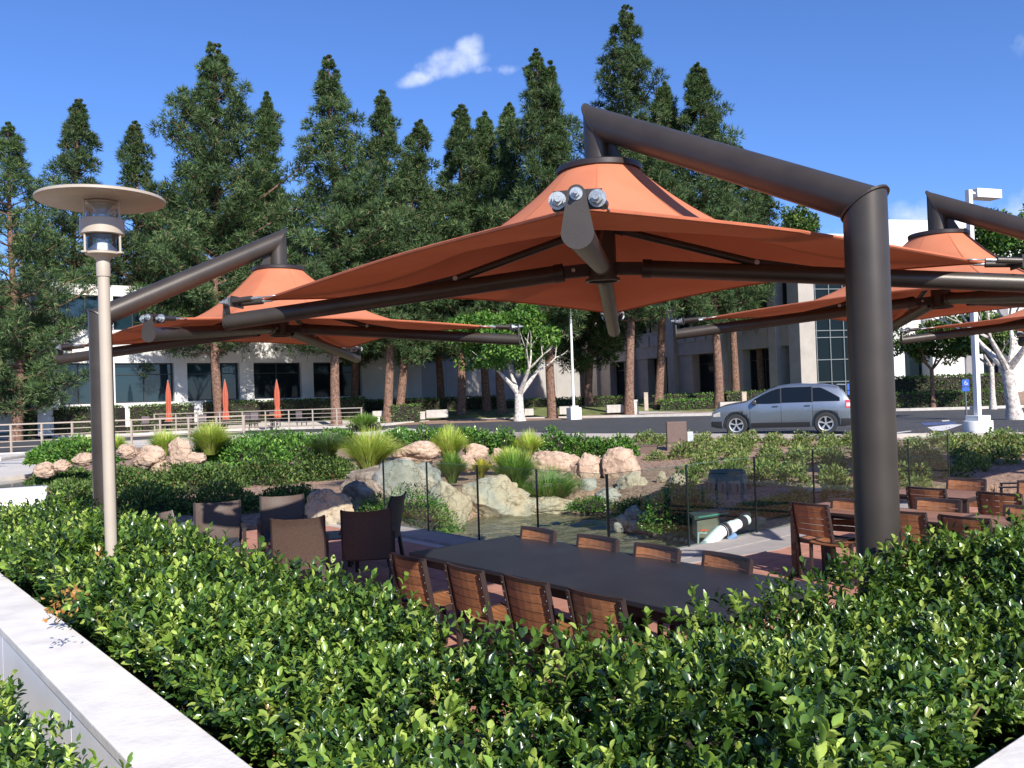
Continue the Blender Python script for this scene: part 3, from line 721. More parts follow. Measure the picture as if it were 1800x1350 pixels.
        st = MB().cyl(L(.16, 0, 3.50), L(1.30, 0, za(1.30) + .085), .034, n=16).build("strut", BRONZE, r)
        b = MB(); b.cyl(L(.115, 0, 3.515), L(.20, 0, 3.49), .046, n=16); b.build("strut_collar", BRONZE_D, st)
        b = MB(); b.prism([L(1.18, -.008, za(1.18) + .055), L(1.95, -.008, za(1.95) + .055), L(1.30, -.008, za(1.30) + .12)], sd_ * .016); b.build("strut_lug", BRONZE_D, arm)
        MB().cyl(L(1.30, -.035, za(1.3) + .088), L(1.30, .035, za(1.3) + .088), .022, n=10).build("lug_bolt", STEEL, arm)
        # end plate (tear-drop), bolt, turnbuckles
        pl = []
        for i in range(13): q = math.pi + math.pi * i / 12; pl.append((.080 * math.cos(q), ZTIP + .080 * math.sin(q)))
        for i in range(9): q = math.pi * i / 8; pl.append((.045 * math.cos(q), ZTIP + .185 + .045 * math.sin(q)))
        b = MB(); b.prism([L(TIPR, x, z) for x, z in pl], e * .014); plate = b.build("end_plate", BRONZE, r)
        b = MB(); b.cyl(L(TIPR + .014, 0, ZTIP + .185), L(TIPR + .019, 0, ZTIP + .185), .031, n=20); b.build("washer", STEEL, plate)
        b = MB(); b.cyl(L(TIPR + .019, 0, ZTIP + .185), L(TIPR + .042, 0, ZTIP + .185), .020, n=6); b.cyl(L(TIPR + .042, 0, ZTIP + .185), L(TIPR + .066, 0, ZTIP + .185), .011, n=12); b.build("bolt", STEEL, plate)
        MB().bar(L(TIPR - .13, 0, ZTIP + .185), L(TIPR, 0, ZTIP + .185), .05, .03).build("corner_link", BRONZE_D, r)
        ie = (len(P[-1]) - 1) * (k * 2 + 1) // 8
        for sgn in (-1, 1):
            c0 = L(TIPR - .10, sgn * .10, ZTIP + .178); edge = P[-1][(ie + sgn * 1) % nth]
            dd = (edge - c0).normalized()
            side = MB(); side.bar(L(TIPR - .10, 0, ZTIP + .18), L(TIPR - .10, sgn * .12, ZTIP + .178), .012, .10); sp = side.build("side_plate", BRONZE_D, r)
            MB().cyl(c0 - dd * .03, c0 - dd * .022, .044, n=18).build("washer", STEEL, sp)
            b = MB(); b.cyl(c0 - dd * .062, c0 - dd * .03, .03, n=6); b.cyl(c0 - dd * .10, c0 - dd * .062, .016, n=10); b.build("bolt", STEEL, sp)
            tb = MB().cyl(c0 + dd * .01, c0 + dd * .20, .027, n=16).build("turnbuckle", BRONZE, r)
            MB().cyl(c0 + dd * .20, c0 + dd * .29, .013, n=10).build("threaded_rod", STEEL, tb)
            MB().cyl(c0 + dd * .29, edge, .006, n=6).build("edge_cable", STEEL, tb)
    return r
angA = math.atan2(-GA.y, -GA.x)        # column stands along -GA from the centre
US = [((0.82, 7.60), angA, "large orange canopy on a bronze cantilever mast, nearest, over the dark dining table"),
      ((-3.31, 12.62), angA - math.pi / 2, "orange canopy whose bronze column stands behind the lamp post at the left"),
      ((5.72, 11.60), angA, "orange canopy at the right edge, its beam rising behind the main column"),
      ((10.6, 15.57), angA, "farthest orange canopy, only its tip showing low at the right edge")]
s0 = make_structure()
for i, (c, a, l) in enumerate(US):
    o = s0 if i == 0 else copy_tree(s0)
    o.location = (c[0], c[1], 0); o.rotation_euler = (0, 0, a); tag(o, l, "shade canopy", "orange cantilever canopies over the terrace")

# ================================================================= NEAR LAMP POST
LX, LY = -2.915, 6.3
lp = empty("lamp_post", (LX, LY, 0), label="beige pole lamp with a wide flat disc shade standing in the hedge at the left", cat="lamp post")
MB().cyl((0, 0, 0), (0, 0, 3.08), .0405, n=28).build("pole", BEIGE, lp)
MB().lathe([(.0, 3.055), (.0465, 3.055), (.0475, 3.06), (.0475, 3.15), (.045, 3.165), (0, 3.165)], 28).build("collar", BEIGE, lp)
MB().lathe([(0, 3.165), (.045, 3.165), (.05, 3.18), (.085, 3.205), (.118, 3.212), (.118, 3.228), (0, 3.228)], 32).build("lantern_base", BEIGE, lp)
for k in range(3):
    a = math.radians(-5 + 120 * k)
    MB().box((.135 * math.cos(a), .135 * math.sin(a), 3.222), (.035, .03, .012)).build("bracket_foot", BEIGE, lp)
    MB().cyl((.132 * math.cos(a), .132 * math.sin(a), 3.228), (.132 * math.cos(a), .132 * math.sin(a), 3.595), .0085, n=10).build("strut", BEIGE, lp)
LENS = bpy.data.materials.new("lamp_glass"); LENS.use_nodes = True; t = LENS.node_tree; t.nodes.clear()
o_ = N(t, "ShaderNodeOutputMaterial"); g1 = N(t, "ShaderNodeBsdfGlossy"); g1.inputs["Roughness"].default_value = .06; g2 = N(t, "ShaderNodeBsdfTransparent"); g2.inputs[0].default_value = (.85, .9, .95, 1)
fz = N(t, "ShaderNodeFresnel"); fz.inputs[0].default_value = 1.6; wv = N(t, "ShaderNodeTexWave"); wv.inputs["Scale"].default_value = 18; ms = N(t, "ShaderNodeMixShader")
t.links.new(fz.outputs[0], ms.inputs[0]); t.links.new(g2.outputs[0], ms.inputs[1]); t.links.new(g1.outputs[0], ms.inputs[2]); t.links.new(ms.outputs[0], o_.inputs[0])
MB().lathe([(.104, 3.23), (.104, 3.37)], 40).build("glass_cylinder", LENS, lp)
MB().lathe([(.104, 3.46), (.104, 3.56)], 40).build("glass_cylinder", LENS, lp)
MB().lathe([(.0, 3.325), (.03, 3.318), (.097, 3.25), (.1, 3.234), (0, 3.232)], 32).build("reflector_cone", WHITE, lp)
BAND = MB().lathe([(.142, 3.352), (.149, 3.356), (.149, 3.462), (.142, 3.466), (.128, 3.466), (.128, 3.352), (.142, 3.352)], 44); BAND.build("shade_band", BEIGE, lp)
MB().cyl((0, 0, 3.42), (0, 0, 3.50), .05, n=20).build("bulb_housing", STEEL, lp)
MB().lathe([(0, 3.50), (.03, 3.505), (.075, 3.575), (.12, 3.588), (0, 3.59)], 32).build("upper_reflector", BEIGE, lp)
MB().lathe([(0, 3.592), (.18, 3.596), (.425, 3.594), (.434, 3.60), (.434, 3.615), (.425, 3.622), (.15, 3.645), (0, 3.65)], 72).build("disc_shade", BEIGE, lp)

# ================================================================= WOODEN CHAIRS AND TABLES
def woodmat(name, c1, c2, rough=.5):
    m = bpy.data.materials.new(name); m.use_nodes = True; t = m.node_tree; t.nodes.clear()
    o = N(t, "ShaderNodeOutputMaterial"); p = N(t, "ShaderNodeBsdfPrincipled"); p.inputs["Roughness"].default_value = rough
    c = N(t, "ShaderNodeTexCoord"); mp = N(t, "ShaderNodeMapping"); mp.inputs["Scale"].default_value = (3, 40, 40); t.links.new(c.outputs["Object"], mp.inputs[0])
    oi = N(t, "ShaderNodeObjectInfo"); sc = N(t, "ShaderNodeVectorMath"); sc.operation = 'ADD'; t.links.new(mp.outputs[0], sc.inputs[0])
    cx = N(t, "ShaderNodeCombineXYZ"); t.links.new(math_node(t, 'MULTIPLY', oi.outputs["Random"], 50.0), cx.inputs[0]); t.links.new(cx.outputs[0], sc.inputs[1])
    n = N(t, "ShaderNodeTexNoise"); n.inputs["Scale"].default_value = 1.5; n.inputs["Detail"].default_value = 6; t.links.new(sc.outputs[0], n.inputs["Vector"])
    r = N(t, "ShaderNodeValToRGB"); r.color_ramp.elements[0].position = .3; r.color_ramp.elements[1].position = .72; r.color_ramp.elements[0].color = (*c1, 1); r.color_ramp.elements[1].color = (*c2, 1)
    t.links.new(n.outputs[0], r.inputs[0])
    hs = N(t, "ShaderNodeHueSaturation"); t.links.new(r.outputs[0], hs.inputs["Color"]); t.links.new(math_node(t, 'ADD', .82, math_node(t, 'MULTIPLY', oi.outputs["Random"], .36)), hs.inputs["Value"])
    t.links.new(hs.outputs[0], p.inputs["Base Color"]); b_ = N(t, "ShaderNodeBump"); b_.inputs["Strength"].default_value = .15; b_.inputs["Distance"].default_value = .004
    t.links.new(n.outputs[0], b_.inputs["Height"]); t.links.new(b_.outputs[0], p.inputs["Normal"]); t.links.new(p.outputs[0], o.inputs[0]); return m
WOOD = woodmat("stained_slat_wood", (.23, .090, .036), (.36, .155, .068))
WOODT = woodmat("tabletop_wood", (.22, .105, .065), (.30, .155, .10))
FRM = mat("brown_metal_frame", (.052, .034, .030), .45, .25, .1, 10)
def make_chair():   # sits facing +y, back rest at -y
    r = empty("slat_chair")
    W2 = .225; tilt = .20
    def back(z): return -.215 - (z - .45) * tilt if z > .45 else -.215 + (.45 - z) * .10
    for sx in (-1, 1):
        b = MB(); pts = [(sx * W2, back(z), z) for z in (0, .25, .45, .62, .84)]
        for i in range(len(pts) - 1): b.bar(pts[i], pts[i + 1], .026, .042, (0, 1, 0))
        tag(b.build("rear_leg", FRM, r))
        MB().bar((sx * W2, .215, 0), (sx * W2, .20, .44), .026, .036, (0, 1, 0)).build("front_leg", FRM, r)
        MB().bar((sx * W2, -.20, .43), (sx * W2, .215, .445), .024, .04).build("seat_rail", FRM, r)
    MB().bar((-W2, .205, .43), (W2, .205, .43), .022, .036).build("seat_rail", FRM, r)
    MB().bar((-W2, -.20, .42), (W2, -.20, .42), .022, .036).build("seat_rail", FRM, r)
    def curved(name, z0, z1, th, m, depth=.035, hw=W2 - .012):
        b = MB(); n = 7; A = []
        for off in (0, th):
            for z in (z0, z1):
                A.append([Vector((x, back(z) - depth * (1 - (x / hw) ** 2) + off, z)) for x in np.linspace(-hw, hw, n)])
        a0, a1, c0, c1 = A
        b.grid([a0, a1], False); b.grid([c1, c0], False); b.grid([a1, c1], False); b.grid([c0, a0], False)
        b.add([a0[0], a1[0], c1[0], c0[0]], [(0, 1, 2, 3)]); b.add([a0[-1], a1[-1], c1[-1], c0[-1]], [(3, 2, 1, 0)])
        return b.build(name, m, r)
    for k in range(5):
        z0 = .500 + k * .0655; curved("back_slat", z0, z0 + .0600, .014, WOOD)
    curved("top_rail", .826, .852, .024, FRM, hw=W2 + .012)
    for k in range(6):
        y = -.165 + k * .069
        b = MB(); n = 5; R0 = [Vector((x, y, .452 - .016 * (1 - (x / .21) ** 2))) for x in np.linspace(-.21, .21, n)]
        b.grid([R0, [p + Vector((0, .061, 0)) for p in R0]], False); b.grid([[p + Vector((0, .061, -.014)) for p in R0], [p + Vector((0, 0, -.014)) for p in R0]], False)
        b.grid([[p + Vector((0, 0, -.014)) for p in R0], R0], False); b.grid([[p + Vector((0, .061, 0)) for p in R0], [p + Vector((0, .061, -.014)) for p in R0]], False)
        b.build("seat_slat", WOOD, r)
    b = MB()
    for sx in (-1, 1):
        for k in range(5):
            z = .535 + k * .0645; b.cyl((sx * W2, back(z) - .022, z), (sx * W2, back(z) - .0255, z), .0045, n=6)
    tag(b.build("frame_screws", STEEL, r), kind='stuff')
    return r
CH0 = make_chair(); CH0_used = [False]
def place_chair(p, face, label, group):
    o = CH0 if not CH0_used[0] else copy_tree(CH0); CH0_used[0] = True
    o.location = (p.x, p.y, 0); o.rotation_euler = (0, 0, math.atan2(face.y, face.x) - math.pi / 2); tag(o, label, "chair", group); return o
def table(name, a0, a1, b0, b1, m, label, plank=False, h=.74, legs=None):
    c = gab((a0 + a1) / 2, (b0 + b1) / 2); L, Wd = abs(a1 - a0), abs(b1 - b0)
    r = empty(name, c, math.atan2(GA.y, GA.x), label, "table")
    if plank:
        n = 6; pw = (Wd - .05) / n
        for k in range(n): MB().box((0, -Wd / 2 + .025 + pw * (k + .5), h - .012), (L - .05, pw - .006, .024)).build("plank", m, r)
        f = MB()
        for s in (-1, 1): f.box((0, s * (Wd / 2 - .0115), h - .0125), (L, .023, .026)); f.box((s * (L / 2 - .0115), 0, h - .0125), (.023, Wd - .046, .026))
        f.build("rim", FRM, r)
        MB().box((0, 0, h - .045), (L - .04, Wd - .04, .03)).build("underframe", FRM, r)
    else:
        MB().box((0, 0, h - .0175), (L, Wd, .035)).build("tabletop", m, r, bevel=.003)
        MB().box((0, 0, h - .075), (L - .12, Wd - .12, .08)).build("apron", BRONZE_D, r)
    xs = legs or [-L / 2 + .05, L / 2 - .05]
    for x in xs:
        for s in (-1, 1): MB().box((x, s * (Wd / 2 - .05), (h - .06) / 2), (.06, .06, h - .06)).build("leg", FRM if plank else BRONZE_D, r)
    return r
# long dark table: corners were read off the photograph on the grid directions
table("dining_table", 3.30, 6.66, 4.16, 5.38, DARKT, "long charcoal dining table with nothing on it under the nearest canopy", legs=[-1.55, 0, 1.55])
near_l = ["slatted chair at the far left end of the near side of the long charcoal table", "slatted chair second from the left on the near side of the long charcoal table",
          "slatted chair third from the left on the near side of the long charcoal table", "slatted chair nearest the camera on the near side of the long charcoal table"]
def z_back(px, py, z=.84): return at_z(px, py, z)
for i, (x0, y0, x1, y1) in enumerate(((684, 968, 746, 986), (779, 991, 853, 1002), (877, 1008, 965, 1024), (989, 1034, 1097, 1050))):
    m_ = at_z((x0 + x1) / 2, (y0 + y1) / 2, .85); bq = m_.dot(GB); aq = m_.dot(GA)
    p = gab(aq, bq + .29); ang = (0.02, -.03, .01, .04)[i]
    f = Matrix.Rotation(ang, 3, 'Z') @ GB; place_chair(p, f, near_l[i], "slatted chairs round the long charcoal table")
far_l = ["slatted chair leftmost on the far side of the long charcoal table, half lit", "slatted chair second on the far side of the long charcoal table, right of the leftmost",
         "slatted chair third on the far side of the long charcoal table", "slatted chair rightmost on the far side of the long charcoal table beside the white pipe"]
for i, (x0, y0, x1, y1) in enumerate(((914, 925, 979, 933), (1018, 937, 1086, 949), (1113, 953, 1195, 965), (1226, 969, 1320, 979))):
    m_ = at_z((x0 + x1) / 2, (y0 + y1) / 2, .85)
    p = gab(m_.dot(GA), m_.dot(GB) - .29); f = Matrix.Rotation((.0, .03, -.02, -.1)[i], 3, 'Z') @ (-GB)
    place_chair(p, f, far_l[i], "slatted chairs round the long charcoal table")
# brown wood tables on the right, in two rows
table("wood_table", 5.66, 3.98, 8.45, 9.22, WOODT, "brown plank-topped table partly hidden behind the main column", True)
table("wood_table", 3.94, 2.95, 8.45, 9.22, WOODT, "brown plank-topped table at the right edge just above the hedge", True)
table("wood_table", 5.60, 4.55, 10.35, 11.15, WOODT, "small brown table in the back row between the column and the right edge", True)
def chair_at(x0, x1, y, facing, label, rot=0, z=.85):
    m_ = at_z((x0 + x1) / 2, y, z); s = 1 if facing == 'away' else -1
    p = gab(m_.dot(GA), m_.dot(GB) + .29 * s); place_chair(p, Matrix.Rotation(rot, 3, 'Z') @ (GB * s), label, "slatted chairs round the brown tables")
chair_at(1390, 1462, 885, 'away', "slatted chair turned away just left of the main column, its back to the camera", -.10)
chair_at(1470, 1530, 878, 'toward', "slatted chair mostly hidden behind the main column, facing the camera", .05)
chair_at(1556, 1614, 898, 'away', "slatted chair half hidden behind the right side of the main column", 0)
chair_at(1648, 1746, 908, 'away', "slatted chair in front with its dark back to the camera, above the right hedge", -.05)
chair_at(1613, 1690, 877, 'toward', "slatted chair facing the camera behind the plank table right of the column", .05)
chair_at(1594, 1664, 857, 'away', "slatted chair with its back to the camera in the back row, right of the column", -.04)
chair_at(1668, 1734, 841, 'toward', "sunlit slatted chair farthest back, facing the camera", .06)
chair_at(1718, 1796, 866, 'away', "slatted chair with its dark back to the camera near the right edge, back row", -.03)
chair_at(1770, 1850, 890, 'toward', "slatted chair facing the camera cut by the right edge, front row", .0)
chair_at(1790, 1862, 846, 'toward', "slatted chair cut by the right edge at the back row", .0)

# black metal chair with a round slatted back at the right edge
bc = at_z(1775, 925, .80); BMET = mat("black_metal", (.02, .02, .026), .35, .4)
r = empty("metal_chair", (bc.x, bc.y, 0), 0.9, "black metal chair with a curved slatted back rising over the right hedge", "chair")
arc_ = [Vector((.30 * math.cos(t), .26 * math.sin(t), .80 - .05 * math.cos(t) ** 2)) for t in np.linspace(math.pi * .95, math.pi * 2.05, 16)]
MB().tube(arc_, .013, 8).build("top_rail", BMET, r)
for i in range(1, 15):
    p = arc_[i]; MB().bar(p, Vector((p.x * .8, p.y * .75, .47)), .028, .004, (p.x, p.y, 0)).build("back_slat", BMET, r)
MB().cyl((0, -.02, .44), (0, -.02, .46), .24, n=24).build("seat", BMET, r)
for sx in (-1, 1):
    for sy in (-1, 1): MB().cyl((sx * .17, sy * .17, .44), (sx * .21, sy * .21, 0), .012, n=8).build("leg", BMET, r)

# ================================================================= WICKER ARMCHAIRS
WK = bpy.data.materials.new("woven_wicker"); WK.use_nodes = True; t = WK.node_tree; t.nodes.clear()
o_ = N(t, "ShaderNodeOutputMaterial"); p_ = N(t, "ShaderNodeBsdfPrincipled"); p_.inputs["Roughness"].default_value = .55; c_ = N(t, "ShaderNodeTexCoord")
br = N(t, "ShaderNodeTexBrick"); br.inputs["Scale"].default_value = 1.0; br.inputs["Color1"].default_value = (.135, .085, .06, 1); br.inputs["Color2"].default_value = (.17, .11, .08, 1); br.inputs["Mortar"].default_value = (.018, .011, .009, 1)
br.inputs["Mortar Size"].default_value = .0022; br.inputs["Brick Width"].default_value = .022; br.inputs["Row Height"].default_value = .011
mpw = N(t, "ShaderNodeMapping"); mpw.inputs["Rotation"].default_value = (math.pi / 2, 0, 0); t.links.new(c_.outputs["Object"], mpw.inputs[0]); t.links.new(mpw.outputs[0], br.inputs["Vector"])
bp_ = N(t, "ShaderNodeBump"); bp_.inputs["Strength"].default_value = .8; bp_.inputs["Distance"].default_value = .004; t.links.new(br.outputs["Fac"], bp_.inputs["Height"]); bp_.invert = True
t.links.new(br.outputs[0], p_.inputs["Base Color"]); t.links.new(bp_.outputs[0], p_.inputs["Normal"]); t.links.new(p_.outputs[0], o_.inputs[0])
NAVY = mat("navy_cushion", (.022, .028, .045), .85, 0, .1, 20)
ESP = mat("espresso_frame", (.035, .024, .022), .45, .1, .1, 10)
def make_wicker():
    r = empty("wicker_armchair")
    def surf(off):
        rows = []
        for z in np.linspace(.34, .93, 12):
            y = -.26 - .20 * max(0, z - .40) ** 1.15 - (.03 if z > .85 else 0) * (z - .85) * 10
            hw = .285 - .02 * (z < .42)
            rows.append([Vector((x, y - .045 * (1 - (x / .285) ** 2) + off, z + .022 * (x / .285) ** 2 * (z > .8))) for x in np.linspace(-hw, hw, 11)])
        return rows
    A, Bq = surf(0), surf(.028); b = MB(); b.grid(A); b.grid([list(reversed(q)) for q in Bq])
    b.grid([A[-1], Bq[-1]]); b.grid([Bq[0], A[0]]); b.grid([[q[0] for q in Bq], [q[0] for q in A]]); b.grid([[q[-1] for q in A], [q[-1] for q in Bq]])
    b.build("woven_back", WK, r)
    for sx in (-1, 1): MB().tube([q[0 if sx < 0 else -1] + Vector((0, .014, 0)) for q in A], .017, 8).build("back_post", ESP, r)
    b = MB(); b.box((0, .02, .36), (.54, .52, .09)); b.build("woven_seat", WK, r, bevel=.01)
    b = MB(); b.box((0, .03, .435), (.50, .50, .065)); b.build("cushion", NAVY, r, bevel=.018)
    for sx in (-1, 1):
        MB().bar((sx * .305, -.27, .655), (sx * .305, .27, .64), .055, .024).build("arm_rest", ESP, r)
        b = MB(); b.bar((sx * .305, .25, 0), (sx * .305, .25, .63), .045, .045, (0, 1, 0)); b.build("leg", ESP, r)
        b = MB(); b.bar((sx * .265, -.30, 0), (sx * .265, -.245, .36), .045, .045, (0, 1, 0)); b.build("leg", ESP, r)
    return r
WK0 = make_wicker()
def wick(i, x0, x1, y, ang, label, z=.87):
    o = WK0 if i == 0 else copy_tree(WK0); p = at_z((x0 + x1) / 2, y, z)
    f = Vector((math.cos(ang), math.sin(ang), 0)); o.scale = (.95, .95, .93); o.location = (p.x + f.x * .31, p.y + f.y * .31, 0); o.rotation_euler = (0, 0, ang - math.pi / 2)
    tag(o, label, "armchair", "woven armchairs at the left of the terrace")
RA = math.radians
wick(0, 338, 426, 884, RA(-70), "sunlit woven armchair facing the camera, left of the pair by the hedge")
wick(1, 455, 536, 873, RA(-75), "sunlit woven armchair facing the camera, right of the pair by the hedge")
wick(2, 476, 571, 911, RA(102), "dark woven armchair with its back to the camera, left of the shaded pair")
wick(3, 602, 685, 897, RA(98), "dark woven armchair with its back to the camera, right of the shaded pair")
wick(4, 676, 718, 870, RA(168), "dark woven armchair seen from the side beside the glass railing")
wick(5, 232, 300, 905, RA(-40), "woven armchair mostly hidden by the front hedge right of the lamp post")
def low_table(px, py, label):
    p = at_z(px, py, .44); r = empty("side_table", (p.x, p.y, 0), .3, label, "side table")
    MB().box((0, 0, .43), (.62, .62, .025)).build("tabletop", mat("grey_blue_tabletop", (.10, .13, .15), .35), r)
    for sx in (-1, 1):
        for sy in (-1, 1): MB().box((sx * .27, sy * .27, .208), (.045, .045, .417)).build("leg", ESP, r)
low_table(583, 940, "low square table with a grey top between the shaded woven armchairs")
low_table(300, 925, "low square table behind the hedge beside the sunlit woven armchairs")

# black padded lounge chair at the right edge by the glass
p = at_z(1795, 806, .98); r = empty("sling_chair", (p.x, p.y, 0), 1.05, "black high-backed sling chair cut by the right edge beside the glass", "chair")
MB().bar((0, -.30, .98), (0, -.20, .42), .50, .03, (0, 1, 0)).build("sling_back", BLACKP, r)
MB().box((0, .06, .43), (.50, .50, .035)).build("sling_seat", mat("grey_sling", (.30, .25, .22), .8), r)
for sx in (-1, 1):
    MB().bar((sx * .265, -.31, .99), (sx * .265, -.20, .40), .03, .03, (0, 1, 0)).build("back_post", BMET, r)
    MB().bar((sx * .27, -.22, .62), (sx * .27, .28, .60), .045, .02).build("arm_rest", BMET, r)
    for sy in (-.24, .27): MB().bar((sx * .265, sy, 0), (sx * .265, sy * .95, .60 if sy > 0 else .42), .03, .03, (0, 1, 0)).build("leg", BMET, r)

# ================================================================= SUV
PAINT = mat("silver_blue_paint", (.24, .27, .31), .34, .75, .03, 2, coat=.8)
setp(PAINT, Coat_Roughness=.05)
def body_w(x, z):
    plan = .955 * (1 - .13 * (min(1.0, abs(x) / 2.36)) ** 7 - (.03 if x > 1.2 else 0) * ((x - 1.2) / 1.15 if x > 1.2 else 0))
    low = 1 - .05 * max(0, (.55 - z) / .3) ** 2
    side = 1 + .012 * math.exp(-((z - .80) / .12) ** 2)
    if z > 1.02: side = 1.0 - .30 * ((z - 1.02) / .62) ** 1.12
    return plan * low * side
OVH = lambda x: x if abs(x) < 1.45 else math.copysign(1.45 + (abs(x) - 1.45) * .90, x)
TOPX = [(-2.32, .56), (-2.29, .84), (-2.2, 1.02), (-2.10, 1.20), (-1.96, 1.42), (-1.82, 1.56), (-1.4, 1.63), (-.8, 1.668), (-.3, 1.665), (.05, 1.62), (.3, 1.54), (.6, 1.40), (.9, 1.24), (1.12, 1.13), (1.45, 1.085), (1.8, 1.02), (2.05, .93), (2.19, .80), (2.25, .56)]
def top_z(x): return float(np.interp(x, [q[0] for q in TOPX], [q[1] for q in TOPX]))
def bot_z(x): return .26 + .10 * max(0, (abs(x) - 1.9) / .46) ** 1.5
def make_car():
    r = empty("parked_car")
    xs = sorted(set(list(np.linspace(-2.32, 2.25, 60)) + [q[0] for q in TOPX]))
    rows = []
    for x in xs:
        zt, zb = top_z(x), bot_z(x); zs_ = [zb + (zt - zb) * k for k in (0, .1, .25, .4, .55, .7, .82, .92, .97)]
        half = [(0, zb)] + [(body_w(x, z) - (.02 if k == 0 else 0), z) for k, z in enumerate(zs_)]
        wt = body_w(x, zt); half += [(wt - .05, zt), (wt * .6, zt + .022), (0, zt + .035)]
        row = [Vector((x, -y, z)) for y, z in half] + [Vector((x, y, z)) for y, z in reversed(half[1:-1])]
        rows.append(row)
    b = MB(); n = len(rows[0])
    for i in range(len(rows) - 1):
        b.add(rows[i] + rows[i + 1], [(k, (k + 1) % n, n + (k + 1) % n, n + k) for k in range(n)], True)
    b.add(rows[0], [tuple(range(n))]); b.add(rows[-1], [tuple(reversed(range(n)))])
    me = b.mesh("car_body")
    body = link_mesh("body", me, PAINT, r)
    cut = MB()
    for wx in (1.41, -1.41):
        for s in (-1, 1): cut.cyl((wx, s * .62, .37), (wx, s * 1.2, .37), .435, n=40)
    cob = cut.build("cutter", BLACKP)
    mod = body.modifiers.new("b", 'BOOLEAN'); mod.object = cob; mod.operation = 'DIFFERENCE'; mod.solver = 'EXACT'
    dg = bpy.context.evaluated_depsgraph_get(); dg.update(); m2 = bpy.data.meshes.new_from_object(body.evaluated_get(dg)); body.modifiers.clear(); body.data = m2
    bpy.data.objects.remove(cob)
    if len(m2.materials) > 1: m2.materials.pop()
    # paint / cladding split is done with separate panels standing proud of the body
    CG = mat("car_glass", (.006, .009, .013), .05, 0, .05, 1, spec=.35)
    def patch(name, poly, m, off=.006, nx=16, nz=6, sides=(-1, 1), par=None):
        # poly: function x -> (zlow, zhigh) on [x0, x1]
        x0, x1, lo, hi = poly
        for s in sides:
            G = []
            for x in np.linspace(x0, x1, nx):
                zl, zh_ = lo(x), hi(x); G.append([Vector((x, s * (body_w(x, z) + off), z)) for z in np.linspace(zl, zh_, nz)])
            b = MB(); b.grid(G); b.build(name, m, par or r)
    hiw = lambda x: min(top_z(x) - .075, 1.575)
    patch("side_window", (.82, -.02, lambda x: 1.055 + .01 * (1 - x), lambda x: max(1.06 + .01 * (1 - x), hiw(x))), CG)
    patch("side_window", (-.06, -1.00, lambda x: 1.075, hiw), CG)
    patch("side_window", (-1.04, -1.86, lambda x: 1.09, lambda x: max(1.1, min(hiw(x), 1.54 - .62 * max(0, -x - 1.28) ** 1.1))), CG)
    patch("window_trim", (-.02, -.06, lambda x: 1.06, hiw), BLACKP, .007, 3)
    patch("window_trim", (-1.00, -1.04, lambda x: 1.07, hiw), BLACKP, .007, 3)
    patch("sill_cladding", (.93, -.93, lambda x: .27, lambda x: .43), BLACKP, .012)
    patch("bumper_cladding", (2.23, 1.88, lambda x: bot_z(x) + .01, lambda x: .50), BLACKP, .008)
    patch("bumper_cladding", (-1.88, -2.30, lambda x: bot_z(x) + .01, lambda x: .52), BLACKP, .008)
    HL = mat("headlight_lens", (.62, .60, .56), .08, .3); TL = mat("tail_light_lens", (.50, .05, .07), .15); TLW = mat("clear_lens", (.75, .68, .68), .15)
    patch("headlight", (2.16, 1.92, lambda x: .66, lambda x: .66 + .17 * (1 - (x - 1.92) / .5)), HL, .008, 6, 4)
    patch("tail_light", (-2.02, -2.27, lambda x: .86, lambda x: 1.12), TL, .01, 6, 6)
    patch("reverse_light", (-2.06, -2.22, lambda x: .91, lambda x: 1.02), TLW, .014, 5, 4)
    for x in (.95, -.04, -1.02): patch("door_gap", (x - .006, x + .006, lambda q: .44, lambda q: 1.05), BLACKP, .0025, 2, 8)
    CHR = mat("grey_handle", (.05, .05, .055), .3)
    for x in (.14, -.86):
        for s in (-1, 1): MB().bar((x - .09, s * (body_w(x, .97) + .02), .965), (x + .09, s * (body_w(x, .97) + .02), .965), .025, .03).build("door_handle", CHR, r)
    # windscreen and rear glass
    def glassx(name, x0, x1, k, off):
        G = []
        for x in np.linspace(x0, x1, 8): w_ = body_w(x, top_z(x)) * k; G.append([Vector((x, y, top_z(x) + .035 - .05 * (abs(y) / w_) ** 3 + off)) for y in np.linspace(-w_, w_, 9)])
        b = MB(); b.grid(G); b.build(name, CG, r)
    glassx("windscreen", .12, 1.08, .90, .008); glassx("rear_window", -2.17, -1.92, .86, .012)
    b = MB(); b.prism([Vector((-1.80, -.60, 1.60)), Vector((-2.06, -.56, 1.585)), Vector((-2.06, .56, 1.585)), Vector((-1.80, .60, 1.60))], (0, 0, .035)); b.build("rear_spoiler", PAINT, r, bevel=.008)
    for s in (-1, 1):
        b = MB(); b.box((.80, s * 1.03, 1.11), (.13, .20, .14)); b.build("wing_mirror", CHR, r, bevel=.03)
    MB().bar((2.235, -.42, .62), (2.235, .42, .62), .03, .16).build("grille", BLACKP, r)
    RIM = mat("alloy_rim", (.62, .62, .63), .3, .7)
